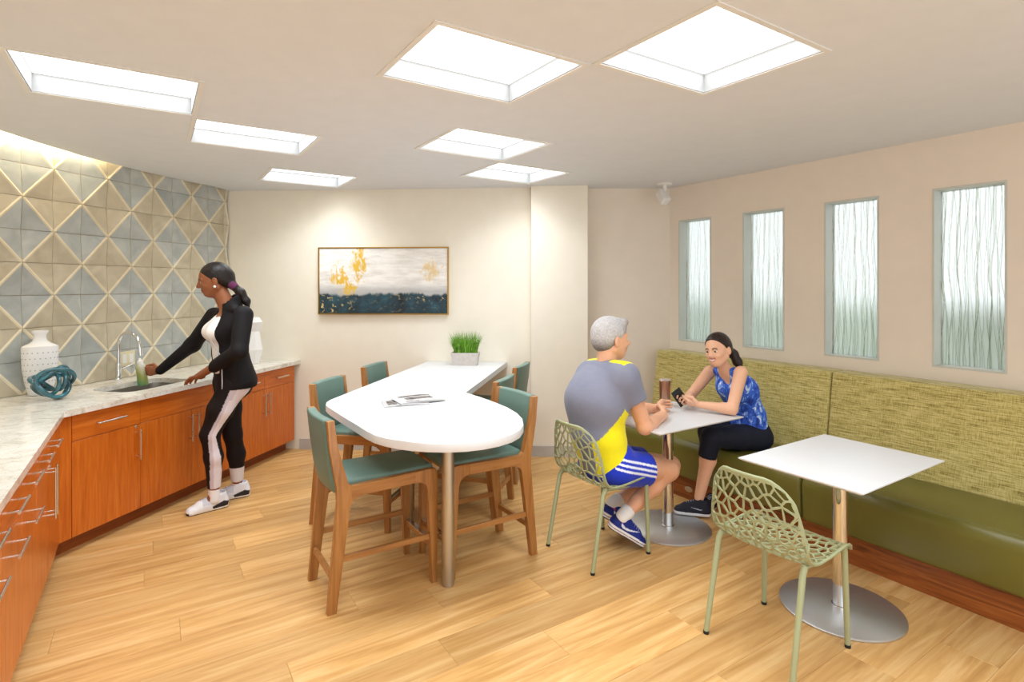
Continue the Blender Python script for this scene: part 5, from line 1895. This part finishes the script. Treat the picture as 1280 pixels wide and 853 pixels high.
# ============ the woman on the banquette
def seated_woman():
    f = nz((-.86, -.51, 0)); l = np.array([-f[1], f[0], 0]); up = np.array([0, 0, 1.0])    # her left side is nearer the camera
    J = lambda u, v, Y: V3(at(u, v, Y))
    pel = np.array([1.685, 3.975, .530]); waist = np.array([1.665, 3.96, .68]); chest = np.array([1.590, 3.925, .86]); neck = np.array([1.515, 3.905, 1.015])
    hd = J(897.5, 438.5, 3.87)
    ls, rs = J(926, 466, 3.765), J(887, 465, 4.06)
    le = J(915, 512, 3.64); lw = J(874, 506, 3.745)
    re_ = J(863, 495, 4.09); rw = J(862, 500, 3.86)
    lh, rh = pel + l * .085 - up * .01, pel - l * .085 - up * .01
    lk, rk = J(889, 547, 3.76), J(885, 540, 3.99)
    la, ra = J(874, 622, 3.80), J(890, 610, 3.995)
    skin = C3(234, 182, 150); lip = C3(200, 96, 92)
    body = Solid()
    body.slab(pel, waist, .098, .076, l, 1.6, .03, wb=1.5).slab(waist, chest, .076, .088, l, 1.5, .03, wb=1.5)
    body.slab(chest, neck - up * .045 , .088, .045, l, 1.5, .04, wb=2.6)
    body.cone(neck - up * .05, hd - f * .012 - up * .05, .046, .044, .025)
    for s_, e_, w_ in ((ls, le, lw), (rs, re_, rw)):
        body.chain([s_, e_, e_ * .75 + w_ * .25, w_], [.045, .035, .034, .023], .018)
    for h_, k_, a_ in ((lh, lk, la), (rh, rk, ra)):
        body.chain([h_, k_], [.082, .056], .03)
        body.chain([k_, k_ * .62 + a_ * .38 - f * .012, a_], [.050, .050, .032], .03)
    sc = .96
    T, hf, hl, hu = head(body, hd, nz((-.74, -.62, -.10)), up - l * .12, sc, 1.0, .9)
    ph = J(850, 497, 3.80)
    hand(body, lw, nz(J(853, 503, 3.79) - lw), nz(up * .7 + np.array([0, 1, 0]) * .7), nz(up - np.array([0, 1, 0]) * .3), [28, 30, 32, 34], 0, .92, .6)
    hand(body, rw, nz(J(848, 503, 3.83) - rw), nz(up * .6 - np.array([0, 1, 0]) * .6), nz(up), [26, 30, 34, 36], 0, .9, .5)
    o = solid_obj('person', body, .0042, M['skin'], lambda P: sel(P, skin, *face_color(P, T, hf, hl, hu, sc, skin, lip, C3(70, 44, 34), 1.0)))
    tag(o, 'smiling woman in blue tank top seated on the green banquette with a phone', 'person')
    eyes(T, hf, hl, hu, sc, o, C3(48, 34, 26))
    hair = Solid()
    hair.ell(T(-.014, 0, .040), [hf, hl, hu], np.array([.104, .086, .094]) * sc, .02)
    hair.ell(T(-.058, 0, .0), [hf, hl, hu], np.array([.060, .072, .074]) * sc, .03)
    hair.cut(T(.056, 0, .072), nz(hf * 1.0 - hu * .80)).cut(T(.0, 0, -.045), nz(hf * .6 - hu))
    hair.chain([T(-.09, 0, .0), J(917, 443, 3.92), J(922, 453, 3.90), J(927, 462, 3.875)], [.045, .030, .030, .010], .02)
    solid_obj('hair', hair, .0042, M['hair'], C3(40, 24, 18), o)
    # tank top: torso shell with arm and neck openings, leaving straps
    tk = Solid()
    tk.slab(pel - up * .02, waist, .116, .092, l, 1.52, .04, wb=1.5).slab(waist, chest, .092, .099, l, 1.5, .03, wb=1.46)
    tk.slab(chest, neck - up * .040, .098, .052, l, 1.46, .04, wb=2.3)
    for s in (-1, 1): tk.ell(chest + f * .060 + l * s * .055, [f, l, up], [.060, .058, .062], .03)
    tk.chain([ls + l * .05 + up * .05, ls + l * .015, ls - up * .13 + l * .05], [.072, .070, .045], .012, 'sub')
    tk.chain([rs - l * .05 + up * .05, rs - l * .015, rs - up * .13 - l * .05], [.072, .070, .045], .012, 'sub')
    tk.slab(neck + f * .10 + up * .06, chest + f * .13 + up * .055, .060, .034, l, 1.0, .01, 'sub')
    tk.ell(neck + up * .035, [f, l, up], [.075, .060, .06], .01, 'sub')
    tk.cut(pel - up * .06, -up)
    m, nt, b = new_mat('blue_splash_print')
    b.inputs['Roughness'].default_value = .75
    tc = N(nt, 'ShaderNodeTexCoord')
    mp = N(nt, 'ShaderNodeMapping'); mp.inputs['Scale'].default_value = (1, 1, .7); nt.links.new(tc.outputs['Object'], mp.inputs['Vector'])
    no = N(nt, 'ShaderNodeTexNoise', Scale=26.0, Detail=5.0, Roughness=.7, Distortion=.8); nt.links.new(mp.outputs[0], no.inputs['Vector'])
    rp = ramp(nt, [(.30, srgb(18, 30, 90)), (.42, srgb(34, 76, 190)), (.53, srgb(60, 112, 222)), (.59, srgb(160, 192, 240)), (.66, srgb(232, 238, 250))])
    nt.links.new(no.outputs['Fac'], rp.inputs[0]); nt.links.new(rp.outputs[0], b.inputs['Base Color'])
    solid_obj('tank_top', tk, .0048, m, C3(30, 70, 190), o)
    lg = Solid()
    lg.slab(pel - up * .01, pel + up * .05, .110, .100, l, 1.55, .04)
    for h_, k_, a_, e in ((lh, lk, la, .30), (rh, rk, ra, .55)):
        end = k_ * (1 - e) + a_ * e
        lg.chain([h_, h_ * .5 + k_ * .5, k_, end], [.098, .084, .066, .060], .025)
        d = nz(a_ - k_)
        lg.cone(end + d * .004 + d * .056, end + d * .15, .075, .075, .003, 'sub')
    solid_obj('leggings', lg, .0048, M['dark_cloth'], C3(24, 28, 44), o)
    def wsc(P):
        x, y, z = P[:, 0], P[:, 1], P[:, 2]
        return sel(P, C3(20, 22, 38), (z < .022, C3(232, 232, 236)), (in_poly(x, z, [(.05, .055), (.07, .045), (.14, .062), (.08, .055)]) & (np.abs(y) > .016), C3(170, 176, 190)))
    shoe(o, V3(on_z(889, 646, 0.016)), V3(on_z(850, 641, 0.016)), up, wsc, .25, .92)
    shoe(o, ra + f * -.055 - up * (ra[2] - .004), ra + f * .1 + l * .05 - up * (ra[2] - .004), up, wsc, .25, .92)
    # phone
    p = tag(empty('phone', ph), 'black phone in the hands of the seated woman', 'phone')
    d = nz(J(847, 489, 3.78) - J(856, 502, 3.82)); n = nz((-.5, -.55, .65)); n = nz(n - d * (n @ d)); s = np.cross(n, d)
    p.matrix_world = Matrix(((s[0], d[0], n[0], ph[0]), (s[1], d[1], n[1], ph[1]), (s[2], d[2], n[2], ph[2]), (0, 0, 0, 1)))
    box('case', (-.036, -.072, -.005), (.036, .072, .004), M['black_rubber'], p, .004, 3)
    box('screen', (-.032, -.067, .004), (.032, .067, .0048), plain('phone_glass', srgb(16, 16, 20), .08), p)
    return o
seated_woman()
